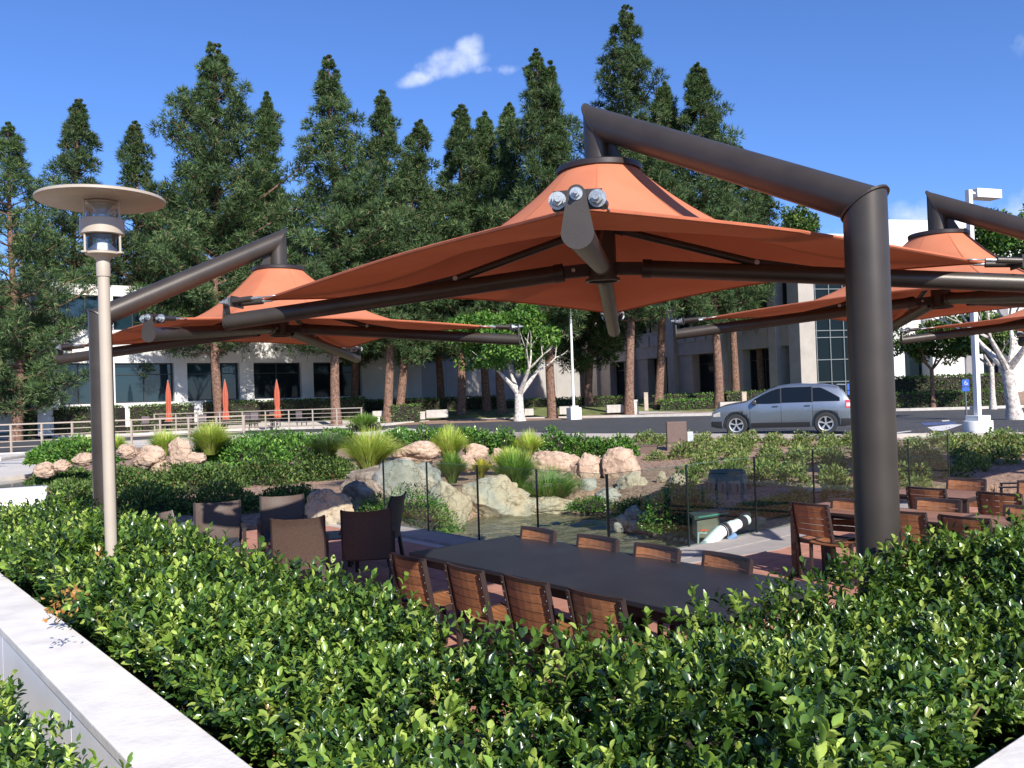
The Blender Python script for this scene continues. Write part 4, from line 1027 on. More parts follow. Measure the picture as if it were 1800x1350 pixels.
    for wx in (1.41, -1.41):
        for s in (-1, 1):
            wh = empty("wheel", (wx, s * .80, .37)); wh.parent = r
            pr = [(.235, -.11), (.33, -.115), (.36, -.09), (.367, 0), (.36, .09), (.33, .115), (.235, .11)]
            tb = MB(); n = 40
            tb.add([Vector((q * math.cos(2 * math.pi * k / n), o, q * math.sin(2 * math.pi * k / n))) for q, o in pr for k in range(n)],
                   [(i * n + k, i * n + (k + 1) % n, (i + 1) * n + (k + 1) % n, (i + 1) * n + k) for i in range(len(pr) - 1) for k in range(n)], True)
            tb.build("tyre", RUBBER, wh)
            rb_ = MB(); o = s * .085
            rb_.add([Vector((q * math.cos(2 * math.pi * k / n), oo, q * math.sin(2 * math.pi * k / n))) for q, oo in ((.236, s * .11), (.205, s * .10), (.20, s * .03)) for k in range(n)],
                    [(i * n + k, i * n + (k + 1) % n, (i + 1) * n + (k + 1) % n, (i + 1) * n + k) for i in range(2) for k in range(n)], True)
            rim = rb_.build("rim", RIM, wh)
            MB().cyl((0, s * .02, 0), (0, s * .028, 0), .205, n=32).build("brake_disc", BLACKP, wh)
            for k in range(5):
                for dq in (-.09, .09):
                    a = 2 * math.pi * k / 5 + .3; MB().bar((.04 * math.cos(a), o, .04 * math.sin(a)), (.212 * math.cos(a + dq), o + s * .01, .212 * math.sin(a + dq)), .03, .024, (0, 1, 0)).build("spoke", RIM, rim)
            MB().cyl((0, s * .07, 0), (0, s * .105, 0), .045, n=16).build("hub_cap", RIM, rim)
    return r
car = make_car()
Yc = 28.75; pf_ = at_y(1297, 745, Yc + .6); pr_ = at_y(1449, 745, Yc - .30)
ca = math.atan2(pf_.y - pr_.y, pf_.x - pr_.x); mid = (pf_ + pr_) / 2
side_n = Vector((-math.sin(ca), math.cos(ca), 0)); side_n = side_n if side_n.y > 0 else -side_n
car.location = (mid.x + side_n.x * .85, mid.y + side_n.y * .85, .48); car.rotation_euler = (0, 0, ca)
tag(car, "silver crossover car with dark tinted rear windows parked on the drive", "car")

# ================================================================= SMALL THINGS BEYOND THE GLASS
# far street lamp and near-right lamp standard
def light_pole(px, py_base, Y, w_, h, label, octo=False, base=(.36, .36), headoff=None):
    g0 = at_y(px, py_base, Y); z0 = gz(g0.x, g0.y) if g0.y > 30 else .42
    r = empty("street_lamp", (g0.x, g0.y, z0), 0.35, label, "street lamp")
    if octo:
        MB().cyl((0, 0, -.3), (0, 0, .50), .385, n=40).build("concrete_base", WHITE, r, bevel=.015)
        b = MB().box((0, 0, .575), (.46, .46, .15)); b.build("pole_collar", WHITE, r, bevel=.01); MB().box((0, 0, .65 + (h - .65) / 2), (w_, w_, h - .65)).build("pole", WHITE, r)
        MB().bar((0, 0, h - .05), (.35, .12, h - .05), .06, .06).build("lamp_arm", WHITE, r)
        MB().box((.92, .30, h - .02), (.95, .42, .26)).build("lamp_head", WHITE, r, bevel=.01)
    else:
        MB().box((0, 0, .35), (.72, .72, .80)).build("concrete_base", WHITE, r, bevel=.02); MB().box((0, 0, .80), (.44, .44, .10)).build("pole_collar", WHITE, r)
        MB().cyl((0, 0, .85), (0, 0, h), w_, w_ * .8, n=12).build("pole", WHITE, r)
        MB().box((0, 0, h + .05), (.7, .35, .2)).build("lamp_head", WHITE, r)
    return r
light_pole(1009, 728, 54.5, .085, 7.2, "thin white lamp pole on a square white base on the lawn behind the drive")
light_pole(1720, 758, 25.2, .14, 7.15, "thick square white lamp pole on a round white concrete base at the right", True)
# utility box with meter
def onground(px, py): return gnd(px, py)
p = onground(1190, 792); r = empty("utility_cabinet", (p.x, p.y, gz(p.x, p.y)), -.1, "brown utility cabinet with a small grey meter box on its side", "utility cabinet")
BRN = mat("brown_enamel", (.155, .10, .082), .55, 0, .08, 6)
mpx = p.y / F
MB().box((0, 0, .09), (36 * mpx, .42, .26)).build("plinth", BRN, r, bevel=.01); MB().box((0, 0, .23 + .5 * 37 * mpx), (34 * mpx, .40, 37 * mpx)).build("cabinet", BRN, r, bevel=.012)
MB().box((23 * mpx, -.08, .40), (10 * mpx, .16, 17 * mpx)).build("meter_box", mat("grey_enamel", (.5, .53, .56), .4), r, bevel=.008)
p = onground(1139, 797); r = empty("junction_box", (p.x, p.y, gz(p.x, p.y)), -.2, "low brown box lying on the mulch left of the utility cabinet", "box")
MB().box((0, .1, .07), (30 * p.y / F, .4, .26)).build("housing", BRN, r, bevel=.01); MB().box((0, .1, .21), (31.5 * p.y / F, .43, .022)).build("lid", BRN, r)
# valve riser drum and manhole lid
p = onground(1289, 868); DRM = mat("dark_grey_plastic", (.15, .15, .12), .55, 0, .15, 8, .1, 60)
r = empty("valve_riser", (p.x, p.y + .4, gz(p.x, p.y) - .02), 0.4, "dark grey flared plastic valve riser with a ribbed lid on the mulch", "valve box")
MB().lathe([(.44, .0), (.445, .03), (.40, .05), (.355, .36), (.34, .38), (.0, .38)], 48).build("drum", DRM, r)
MB().lathe([(0, .382), (.325, .382), (.335, .39), (.335, .415), (.325, .42), (0, .42)], 48).build("lid", mat("grey_green_lid", (.10, .125, .11), .5), r)
for k in range(-5, 6): MB().box((k * .055, 0, .425), (.018, 2 * math.sqrt(max(.01, .31 ** 2 - (k * .055) ** 2)), .010)).build("lid_rib", DRM, r)
for k in range(18):
    a = 2 * math.pi * k / 18; MB().bar((.415 * math.cos(a), .415 * math.sin(a), .05), (.392 * math.cos(a), .392 * math.sin(a), .20), .02, .012, (math.cos(a), math.sin(a), 0)).build("slot", BLACKP, r)
p = onground(1407, 870); r = empty("manhole_cover", (p.x, p.y, gz(p.x, p.y)), 0, "flat round grey-green manhole lid on the planted slope", "manhole cover")
MB().lathe([(0, .10), (.40, .10), (.42, .09), (.42, -.1)], 48).build("lid", mat("grey_green_lid", (.2, .3, .27), .5), r); MB().lathe([(.44, .06), (.44, -.1)], 48).build("rim", CONC, r)
# skimmer box and white pipes
p = at_z(1262, 945, -.10); r = empty("pond_skimmer", (p.x, p.y + .55, -.35), 0.0, "grey plastic pond skimmer box with a teal edge strip behind the glass", "skimmer box")
k = p.y / F; SK = mat("weathered_grey_plastic", (.20, .18, .14), .6, 0, .15, 6)
m3 = Matrix.Rotation(.25, 3, 'Y') @ Matrix.Rotation(-.2, 3, 'Z')
MB().box((0, 0, .34), (.46, .34, .32)).build("housing", SK, r, bevel=.02)
b = MB(); b.box((0, 0, .53), (.54, .42, .06), Matrix.Rotation(-.12, 3, 'Y')); b.build("lid", mat("dark_green_lid", (.05, .07, .06), .5), r)
b = MB(); b.box((.02, -.214, .535), (.46, .008, .016), Matrix.Rotation(-.12, 3, 'Y')); b.build("teal_strip", mat("teal_strip", (.08, .34, .28), .5), r)
PVC = mat("white_pvc", (.82, .83, .83), .25, 0, .03, 4); BLUEV = mat("blue_grey_fitting", (.12, .22, .38), .4)
pA, pB, pC, pD = at_y(1240, 962, 11.95), at_y(1262, 938, 12.15), at_y(1288, 925, 12.3), at_y(1312, 914, 12.6)
r = empty("water_pipe", (0, 0, 0), label="thick white bent water pipe with a black rubber coupling beside the pond", cat="pipe")
sm = [pA.lerp(pB, t) for t in (0, .35, .7)] + [pB.lerp(pC, .15) + Vector((0, 0, .01))] + [pB.lerp(pC, t) for t in (.5, 1)]
MB().tube(sm, .088, 20).build("pipe_elbow", PVC, r); MB().cyl(pC, pD, .076, n=20).build("pipe_end", PVC, r)
dC = (pC - pB).normalized(); mC = pB.lerp(pC, .45)
MB().cyl(mC - dC * .05, mC + dC * .05, .102, n=24).build("rubber_coupling", BLACKP, r)
for o in (-.035, .035): MB().cyl(mC + dC * (o - .007), mC + dC * (o + .007), .106, n=24).build("hose_clamp", STEEL, r)
MB().cyl(pC.lerp(pD, .35), pC.lerp(pD, .75), .086, n=20).build("end_collar", BLACKP, r)
dA = (pB - pA).normalized(); MB().cyl(pA - dA * .04, pA + dA * .02, .093, n=20).build("pipe_mouth", mat("grey_pvc", (.35, .42, .42), .4), r)
MB().cyl(mC - Vector((-.02, .06, .13)), mC + dC * .18 - Vector((0, .08, .12)), .04, n=14).build("blue_valve", BLUEV, r)
r = empty("small_valve", (0, 0, 0), label="thin grey pipe with a small orange-red tap left of the skimmer box", cat="valve")
v0, v1, v2 = at_y(1227, 968, 11.95), at_y(1227, 937, 11.95), at_y(1242, 937, 11.98)
MB().tube([v0, v1, v2], .017, 10).build("thin_pipe", mat("grey_pvc", (.35, .42, .42), .4), r); q = at_y(1237, 932, 11.98)
MB().box(q, (.09, .03, .022)).build("tap_handle", mat("orange_red_plastic", (.7, .12, .04), .5), r); MB().cyl(q, q - Vector((0, 0, .05)), .012).build("tap_stem", BLACKP, r)

# accessible parking signs
SB = mat("sign_blue", (.02, .09, .42), .5)
def sign(px, y0, y1, Y, label):
    p = at_y(px, y0, Y); k = Y / F; z0 = gz(p.x, Y) if Y > 30 else .45
    h = (y1 - y0) * k; r = empty("parking_sign", (p.x, Y, z0), 0, label, "sign"); zt = p.z - z0; w_ = 12.5 * k
    MB().cyl((0, .03, -.05), (0, .03, zt), .03, n=10).build("post", mat("grey_post", (.12, .13, .14), .5), r)
    pl = MB().box((0, 0, zt - h * .29), (w_, .02, h * .58)).build("sign_plate", SB, r); MB().box((0, 0, zt - h * .82), (w_, .02, h * .34)).build("sign_plate", SB, r)
    b = MB(); c = Vector((0, -.013, zt - h * .33)); q = h * .12
    pts = [c + Vector((q * math.cos(t), 0, q * math.sin(t))) for t in np.linspace(math.radians(120), math.radians(380), 14)]
    b.tube(pts, q * .16, 6); b.tube([c + Vector((-q * .2, 0, q * 1.2)), c + Vector((-q * .1, 0, q * .2)), c + Vector((q * .8, 0, q * .2)), c + Vector((q * 1.2, 0, -q * .8))], q * .17, 6)
    b.cyl(c + Vector((-q * .2, -.004, q * 1.5)), c + Vector((-q * .2, .004, q * 1.5)), q * .28, n=12); tag(b.build("wheelchair_symbol", WHITE, pl), kind='stuff')
    return r
sign(1697, 667, 688, 33, "blue wheelchair parking sign on a thin post left of the thick white lamp pole")
sign(1495, 674, 694, 35, "blue wheelchair parking sign at the tail of the car, half behind the main column")
# bollards, planters, blocks
WDB = mat("weathered_timber", (.42, .34, .26), .85, 0, .2, 12)
def bollard(px, y0, y1, w_, label, m=WDB, Y=57.0):
    a = at_y(px, y1, Y); k = Y / F; r = empty("bollard", (a.x, Y, a.z), 0, label, "bollard")
    MB().box((0, 0, (y1 - y0) * k / 2), (w_ * k, w_ * k, (y1 - y0) * k)).build("post", m, r, bevel=.02); MB().box((0, 0, (y1 - y0) * k + .02), (w_ * k * 1.1, w_ * k * 1.1, .05)).build("cap", m, r)
bollard(1136, 691, 722, 7, "square timber bollard right of the broad pine trunk on the lawn"); bollard(1308, 690, 712, 8, "square timber bollard behind the bonnet of the parked car", Y=56)
bollard(666, 734, 747, 4, "short white marker post beside the end of the far railing", WHITE, 55)
for x0, x1, y0, y1, l in ((656, 676, 721, 731, "small grey block under the trees left of the marker post"), (736, 748, 722, 736, "small grey block left of the clipped dark bush under the trees"), (750, 788, 719, 733, "long pale stone block in shade under the left trees"),
                         (983, 1000, 713, 727, "pale concrete block left of the thin lamp pole"), (1066, 1106, 710, 724, "pale concrete block at the foot of the white-based pine"), (1264, 1302, 705, 716, "low pale concrete block behind the bonnet of the car"), (922, 938, 717, 729, "small pale concrete block right of the white tree trunk")):
    Y = 58.5; a = at_y((x0 + x1) / 2, y1, Y); k = Y / F; r = empty("planter_block", (a.x, Y, a.z - .05), 0, l, "planter")
    MB().box((0, 0, (y1 - y0) * k / 2), ((x1 - x0) * k, .6, (y1 - y0) * k)).build("block", CONC, r, bevel=.03)
    MB().box((0, 0, (y1 - y0) * k + .004), ((x1 - x0) * k - .15, .45, .03)).build("soil", SOIL, r)
# railings
RAILM = mat("beige_rail_paint", (.36, .30, .245), .5, 0, .05, 5)
def railing(P0, P1, n, h, label, rails=5):
    r = empty("metal_railing", (0, 0, 0), label=label, cat="railing"); d = (P1 - P0) / n
    for i in range(n + 1):
        q = P0 + d * i; MB().box((q.x, q.y, q.z + h / 2), (.07, .07, h)).build("post", RAILM, r)
    dn = (P1 - P0).normalized() * .05
    MB().bar(P0 - dn + Vector((0, 0, h + .02)), P1 + dn + Vector((0, 0, h + .02)), .08, .055).build("top_rail", RAILM, r)
    for k in range(1, rails): MB().bar(P0 + Vector((0, 0, h * k / rails)), P1 + Vector((0, 0, h * k / rails)), .03, .032).build("rail", RAILM, r)
Pa, Pb = at_y(-35, 754, 37.0), at_y(430, 734, 41.0)
Pa.z = .50; Pb.z = .50
railing(at_z(-35, 798, .5), at_z(430, 777, .5), 9, 1.10, "long beige metal railing crossing the left edge in front of the drive")
Q0, Q1 = at_z(248, 765, .5), at_z(631, 755, .5)
railing(Vector((Q0.x, Q0.y + 2, .55)), Vector((Q1.x, Q1.y + 1, .55)), 9, 1.12, "beige metal railing in front of the closed umbrellas, ending below the pines")
kerb("kerb", [at_z(-60, 801, .5), at_z(150, 792, .5)], .3, .14, CONC_L)
# closed umbrellas with tables and chairs behind the railing
REDC = mat("orange_red_canvas", (.42, .10, .055), .85, 0, .08, 6)
for i, (px, y0, l) in enumerate(((295, 668, "closed orange-red umbrella, leftmost of the three behind the railing"), (395, 667, "closed orange-red umbrella, middle of three, beside a pine trunk"), (486, 667, "closed orange-red umbrella, rightmost of the three behind the railing"))):
    Y = 55.0; top = at_y(px, y0, Y); z0 = .75; r = empty("closed_umbrella", (top.x, Y, z0), .3 * i, l, "umbrella", "closed umbrellas on the far patio"); H = top.z - z0
    MB().cyl((0, 0, 0), (0, 0, H), .03, n=10).build("pole", mat("pale_pole", (.5, .4, .3), .5), r); MB().lathe([(0, H), (.05, H - .03), (.02, H - .12)], 10).build("finial", STEEL, r)
    b = MB(); rows = []
    for t in np.linspace(0, 1, 12):
        rr = .04 + .11 * min(1, t * 3.2) + .06 * max(0, t - .72) * 3 - .03 * math.exp(-((t - .72) / .06) ** 2)
        rows.append([Vector((rr * (1 + .16 * math.cos(8 * q + i)) * math.cos(q), rr * (1 + .16 * math.cos(8 * q + i)) * math.sin(q), H - .1 - t * (H - .55))) for q in np.linspace(0, 2 * math.pi, 41)])
    b.grid(rows); b.build("furled_canvas", REDC, r)
    tt = empty("patio_table", (top.x + .9, Y - 1.5, z0 - .1), 0, ("wooden patio table under the leftmost closed umbrella", "wooden patio table under the middle closed umbrella", "wooden patio table under the rightmost closed umbrella")[i], "table", "wooden tables on the far patio")
    MB().cyl((-.9, .3, .72), (-.9, .3, .76), .75, n=24).build("tabletop", mat("orange_wood", (.48, .22, .09), .6), tt); MB().cyl((-.9, .3, 0), (-.9, .3, .72), .06).build("pedestal", BLACKP, tt)
    for q in range(3):
        nm_ = ('leftmost', 'middle', 'rightmost')[i]; cc_ = empty("patio_chair", (top.x - 1.4 + q * 1.5, Y - .4 - .5 * (q == 1), z0 - .1), q * 1.3, "dark patio chair " + ("left of", "in front of", "right of")[q] + " the " + nm_ + " closed umbrella behind the railing", "chair", "dark chairs on the far patio")
        MB().box((0, 0, .45), (.48, .48, .05)).build("seat", BLACKP, cc_); MB().box((0, .23, .70), (.48, .04, .45)).build("backrest", mat("purple_grey_sling", (.14, .11, .12), .8), cc_)
        for sx in (-1, 1):
            for sy in (-1, 1): MB().box((sx * .2, sy * .2, .215), (.04, .04, .43)).build("leg", BLACKP, cc_)
# ================================================================= ROCKS
def rockmat(name, c1, c2, c3, sc=1.6):
    m = bpy.data.materials.new(name); m.use_nodes = True; t = m.node_tree; t.nodes.clear()
    o = N(t, "ShaderNodeOutputMaterial"); p = N(t, "ShaderNodeBsdfPrincipled"); p.inputs["Roughness"].default_value = .9; p.inputs["Specular IOR Level"].default_value = .25
    c = N(t, "ShaderNodeTexCoord"); n = N(t, "ShaderNodeTexNoise"); n.inputs["Scale"].default_value = sc; n.inputs["Detail"].default_value = 8; n.inputs["Distortion"].default_value = 1.2
    t.links.new(c.outputs["Object"], n.inputs["Vector"]); r = N(t, "ShaderNodeValToRGB"); e = r.color_ramp.elements
    e[0].position = .34; e[0].color = (*c1, 1); e[1].position = .66; e[1].color = (*c3, 1); q = e.new(.5); q.color = (*c2, 1)
    t.links.new(n.outputs[0], r.inputs[0]); n2 = N(t, "ShaderNodeTexNoise"); n2.inputs["Scale"].default_value = sc * 9; n2.inputs["Detail"].default_value = 8; n2.inputs["Roughness"].default_value = .65; t.links.new(c.outputs["Object"], n2.inputs["Vector"])
    r2 = N(t, "ShaderNodeValToRGB"); r2.color_ramp.elements[0].position = .3; r2.color_ramp.elements[0].color = (.72, .70, .68, 1); r2.color_ramp.elements[1].position = .55; r2.color_ramp.elements[1].color = (1, 1, 1, 1); t.links.new(n2.outputs[0], r2.inputs[0])
    mm = N(t, "ShaderNodeMix", data_type='RGBA', blend_type='MULTIPLY'); mm.inputs[0].default_value = 1; t.links.new(r.outputs[0], mm.inputs[6]); t.links.new(r2.outputs[0], mm.inputs[7]); vo = N(t, "ShaderNodeTexVoronoi"); vo.feature = 'DISTANCE_TO_EDGE'; vo.inputs["Scale"].default_value = 1.9; wp = N(t, "ShaderNodeVectorMath"); wp.operation = 'MULTIPLY_ADD'; t.links.new(n2.outputs[1], wp.inputs[0]); wp.inputs[1].default_value = (.45, .45, .45); t.links.new(c.outputs["Object"], wp.inputs[2]); t.links.new(wp.outputs[0], vo.inputs["Vector"])
    rc = N(t, "ShaderNodeValToRGB"); rc.color_ramp.elements[0].color = (.35, .30, .26, 1); rc.color_ramp.elements[1].position = .035; t.links.new(vo.outputs[0], rc.inputs[0]); m4 = N(t, "ShaderNodeMix", data_type='RGBA', blend_type='MULTIPLY'); m4.inputs[0].default_value = .8; t.links.new(mm.outputs[2], m4.inputs[6]); t.links.new(rc.outputs[0], m4.inputs[7]); t.links.new(m4.outputs[2], p.inputs["Base Color"])
    b = N(t, "ShaderNodeBump"); b.inputs["Strength"].default_value = .9; b.inputs["Distance"].default_value = .05; t.links.new(n2.outputs[0], b.inputs["Height"]); t.links.new(b.outputs[0], p.inputs["Normal"]); t.links.new(p.outputs[0], o.inputs[0]); return m
RK = {'pink': rockmat("pink_sandstone", (.44, .305, .22), (.51, .37, .272), (.56, .45, .35), .9),
      'teal': rockmat("blue_green_rock", (.24, .25, .235), (.37, .345, .29), (.47, .39, .30), .8),
      'cream': rockmat("cream_rock", (.31, .32, .28), (.45, .375, .27), (.50, .35, .225), .7),
      'brown': rockmat("wet_brown_rock", (.18, .135, .10), (.29, .235, .18), (.42, .365, .30), 2.5),
      'grey': rockmat("grey_rock", (.28, .27, .24), (.40, .38, .33), (.48, .42, .35)),
      'pebble': rockmat("pale_pebble", (.50, .47, .42), (.60, .56, .50), (.62, .50, .42), 5)}
from mathutils import noise as mnoise
def rock_mesh(seed, sub=4, cuts=7, rough=.16):
    rnd = random.Random(seed); bm = bmesh.new(); bmesh.ops.create_icosphere(bm, subdivisions=sub, radius=1)
    pl = [(Vector((rnd.gauss(0, 1), rnd.gauss(0, 1), rnd.gauss(0, .8))).normalized(), rnd.uniform(.62, .88)) for _ in range(cuts)]
    off = Vector((seed * 3.1, seed * 1.7, seed * .9))
    for v in bm.verts:
        p = v.co.copy()
        for nrm, d in pl:
            e = p.dot(nrm) - d
            if e > 0: p -= nrm * e * .97
        f = mnoise.fractal(p * 1.3 + off, .85, 2.1, 7); g = mnoise.noise(Vector((p.x * 2, p.y * 2, p.z * 6)) + off)
        rdg = abs(mnoise.noise(p * 2.3 + off * 2)); p *= 1 + rough * f + .07 * g - .22 * max(0, .12 - rdg) * 4
        v.co = p
    for f in bm.faces: f.smooth = True
    for e in bm.edges:
        if len(e.link_faces) == 2 and e.calc_face_angle(0) > .55: e.smooth = False
    me = bpy.data.meshes.new("rock"); bm.to_mesh(me); bm.free(); return me
def rock(x0, x1, y0, y1, kind, label, Y=None, seed=0, deep=.8, rot=0.0, group=None, sub=5, name="boulder", cat="boulder", cuts=7):
    p = gnd((x0 + x1) / 2, y1 - (y1 - y0) * .06) if Y is None else at_y((x0 + x1) / 2, y1, Y)
    k = p.y / F; wd = (x1 - x0) * k; h = (y1 - y0) * k * 1.02
    me = rock_mesh(seed, sub, cuts); co = np.array([v.co[:] for v in me.vertices]); mn, mxx = co.min(0), co.max(0)
    s = Vector((wd / (mxx[0] - mn[0]), wd * deep / (mxx[1] - mn[1]), h * 1.25 / (mxx[2] - mn[2])))
    for v in me.vertices: v.co = Vector(((v.co.x - (mn[0] + mxx[0]) / 2) * s.x, (v.co.y - (mn[1] + mxx[1]) / 2) * s.y, (v.co.z - mn[2]) * s.z - h * .25))
    me.update(); o = link_mesh(name, me, RK[kind]); o.location = (p.x, p.y + wd * deep * .3, p.z); o.rotation_euler = (0, 0, rot)
    return tag(o, label, cat, group)
rock(640, 785, 808, 930, 'teal', "large blue-green stained rock face at the left end of the pond", 17.4, 3, .7)
rock(596, 716, 822, 884, 'brown', "wet brown cascade rock where water runs, left of the blue-green face", 18.4, 5, .8)
rock(588, 700, 846, 905, 'brown', "lower wet brown rock step behind the shaded armchairs", 17.0, 15, .6)
rock(752, 832, 846, 936, 'cream', "tan ridged rock sloping into the pond between the two big boulders", 16.4, 8, .7)
rock(812, 946, 838, 914, 'cream', "big rounded cream and grey boulder at the middle of the pond's far bank", 17.9, 12, .7)
rock(900, 1012, 874, 906, 'cream', "low tan rock shelf below the long grass clump at the water", 18.0, 14, .5, cuts=3)
rock(684, 776, 776, 814, 'pink', "long flat-topped pink rock above the blue-green face", 20.5, 21, .6)
rock(815, 860, 780, 810, 'pink', "squat pink rock between two grass clumps above the pond", 21.0, 24, .8)
rock(800, 838, 800, 826, 'pink', "low pink rock in front of the squat pink rock", 20.2, 25, .8)
rock(860, 898, 788, 822, 'pink', "pink rock half hidden behind the left of the long grass", 21.0, 26, .8)
rock(930, 1030, 793, 840, 'pink', "long pink overhanging rock with dark hollows, left part", 20.4, 31, .6)
rock(1000, 1070, 797, 872, 'pink', "pink rock with a shaded undercut, right end of the overhang", 19.8, 33, .7)
rock(1060, 1130, 787, 862, 'pink', "upright cone-shaped pink rock with a dark shaded left side", 19.6, 36, .8)
rock(1084, 1154, 832, 884, 'cream', "pale rounded boulder below the cone-shaped pink rock", 18.2, 38, .8)
rock(1046, 1094, 858, 886, 'grey', "small pale grey rock left of the rounded boulder", 17.8, 39, .8)
rock(1018, 1052, 842, 880, 'grey', "grey stone step right of the long grass", 18.8, 40, .8)
rock(1176, 1214, 834, 858, 'cream', "small tan rock right of the rounded boulder on the slope", None, 41, .8)
rock(1154, 1174, 829, 850, 'cream', "smallest tan rock lying on the slope left of the riser", None, 42, .8)
rock(528, 622, 862, 938, 'cream', "pale furrowed rock slab behind the woven armchairs", 15.3, 44, .7)
rock(575, 592, 868, 876, 'cream', "small white stone on the left bank", None, 45, .8)
for i, (x0, x1, y0, y1, l) in enumerate(((56, 95, 812, 836, "leftmost low beige rock by the pool deck"), (88, 120, 808, 826, "beige rock second from the left by the pool deck"), (122, 162, 796, 816, "beige rock just left of the lamp post"), (200, 238, 781, 804, "small beige rock just right of the lamp post"),
        (228, 288, 783, 818, "broad beige rock in the row right of the lamp post"), (292, 336, 769, 812, "tallest beige rock in the row, below a yellow grass clump"), (318, 360, 795, 816, "low beige rock at the right end of the row"), (258, 300, 808, 832, "lower beige rock in front of the row"))):
    rock(x0, x1, y0, y1, 'pink', l, 20.6 if i > 2 else 20.0, 50 + i, .7)
pebs = [(985 + 9.5 * i + random.uniform(-2, 2), 893 + random.uniform(-2, 2) + i * .6, random.uniform(6, 11)) for i in range(12)] + [(1100 + random.uniform(-2, 2) + 11 * i, 926 + i * 2.2 + random.uniform(-3, 3), random.uniform(10, 17)) for i in range(12)]
pm_ = [rock_mesh(80 + i, 2, 5, .12) for i in range(5)]
for i, (px, py, sz) in enumerate(pebs):
    p = at_z(px, py, -.28); k = p.y / F; o = link_mesh("pebble", pm_[i % 5], RK['pebble']); o.location = (p.x, p.y, gz(p.x, p.y) if gz(p.x, p.y) > -.4 else -.34); o.location.z = max(o.location.z, -.34) + .03
    o.scale = (sz * k * .55, sz * k * .5, sz * k * .38); o.rotation_euler = (0, 0, i * 1.3)
    tag(o, "pale pebble in the line along the pond's right-hand edge", "pebble", "pale pebbles along the pond edge")
for i, (px, py, w_, h_, l) in enumerate(((1098, 914, 26, 20, "bluish upright stone at the left of the grey stone pile"), (1115, 905, 34, 30, "largest grey stone at the back of the stone pile"), (1136, 912, 24, 24, "grey-brown stone at the right of the stone pile"), (1090, 925, 22, 18, "tan stone at the water's edge in the stone pile"), (1112, 926, 30, 22, "grey stone at the front middle of the stone pile"))):
    rock(px - w_ / 2, px + w_ / 2, py - h_ / 2, py + h_ / 2, 'grey', l, 15.3 + (.3 if i in (1, 2) else 0), 100 + i, .8, name="stone", cat="stone", sub=3)
for i, (px, py, w_, h_, l) in enumerate(((1312, 908, 20, 14, "small pale stone by the white pipe, left one"), (1335, 916, 30, 14, "long tan stone lying right of the white pipe"), (1303, 914, 14, 9, "small tan stone touching the skimmer box"))):
    rock(px - w_ / 2, px + w_ / 2, py - h_ / 2, py + h_ / 2, 'cream', l, 13.2, 120 + i, .8, name="stone", cat="stone", sub=3)

# ================================================================= LEAFY PLANTS
def leaf_blob(n, rx, ry, rz, ls, pal, temp=LT4, flat=0.35, up=.6, shell=.55, wr=.5, lump=.18, seed=0):
    """leaves spread through the outer part of a lumpy dome of radii rx, ry, rz standing on z = 0"""
    u = unit(RNG.normal(size=(n, 3))); u[:, 2] = np.abs(u[:, 2]) * 1.05 - .12; u = unit(u)
    ph = RNG.uniform(0, 6.28, 6)
    lumpf = 1 + lump * (np.sin(u[:, 0] * 5 + ph[0]) * np.sin(u[:, 1] * 5 + ph[1]) + .6 * np.sin(u[:, 0] * 9 + u[:, 2] * 8 + ph[2]) * np.sin(u[:, 1] * 9 + ph[3]))
    r = (shell + (1 - shell) * RNG.uniform(0, 1, n) ** .5) * lumpf
    O = u * r[:, None] * np.array([rx, ry, rz]); O[:, 2] = np.maximum(O[:, 2], .01)
    D = u + RNG.normal(0, .55, (n, 3)) + np.array([0, 0, up * .5]); Nn = RNG.normal(0, .5, (n, 3)) + u * .7 + np.array([0, 0, .7])
    L = ls * RNG.uniform(.65, 1.25, n); col = palette(n, *pal)
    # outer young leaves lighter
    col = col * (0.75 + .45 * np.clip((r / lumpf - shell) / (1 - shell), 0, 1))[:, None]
    return scatter(temp, O, D, Nn, L, L * wr, col)
def join(parts):
    V, T, Cc, o = [], [], [], 0
    for v, t, c in parts: V.append(v); T.append(t + o); Cc.append(c); o += len(v)
    return np.concatenate(V), np.concatenate(T), np.concatenate(Cc)
def stems(n, rx, rz, base=(0, 0, 0), r0=.008):
    b = MB()
    for i in range(n):
        a = random.uniform(0, 6.28); q = random.uniform(.3, .8); e = Vector((rx * q * math.cos(a), rx * q * math.sin(a), rz * random.uniform(.5, .85))) + Vector(base)
        b.tube([Vector(base), Vector(base) + (e - Vector(base)) * .5 + Vector((0, 0, rz * .08)), e], [r0, r0 * .7, r0 * .4], 5)
    return b
def bush(px, py, wpx, hpx, label, pal=DARK_P, ls=.05, n=1500, Y=None, group=None, cat="shrub", name="shrub", depth=.9, mt=None, temp=LT4, lump=.18):
    p = gnd(px, py) if Y is None else at_y(px, py, Y); k = p.y / F; rx = wpx * k / 2; rz = hpx * k; 
    if Y is not None: pass
    r = empty(name, (p.x, p.y + rx * depth * .5, p.z - .03), 0, label, cat, group)
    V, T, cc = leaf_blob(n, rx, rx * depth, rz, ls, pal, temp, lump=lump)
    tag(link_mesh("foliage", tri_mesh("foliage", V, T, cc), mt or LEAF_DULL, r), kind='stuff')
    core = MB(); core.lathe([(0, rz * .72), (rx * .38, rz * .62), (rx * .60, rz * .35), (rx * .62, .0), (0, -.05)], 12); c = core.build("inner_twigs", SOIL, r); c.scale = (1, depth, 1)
    tag(stems(9, rx, rz).build("stem", TWIG, r), kind='stuff'); return r
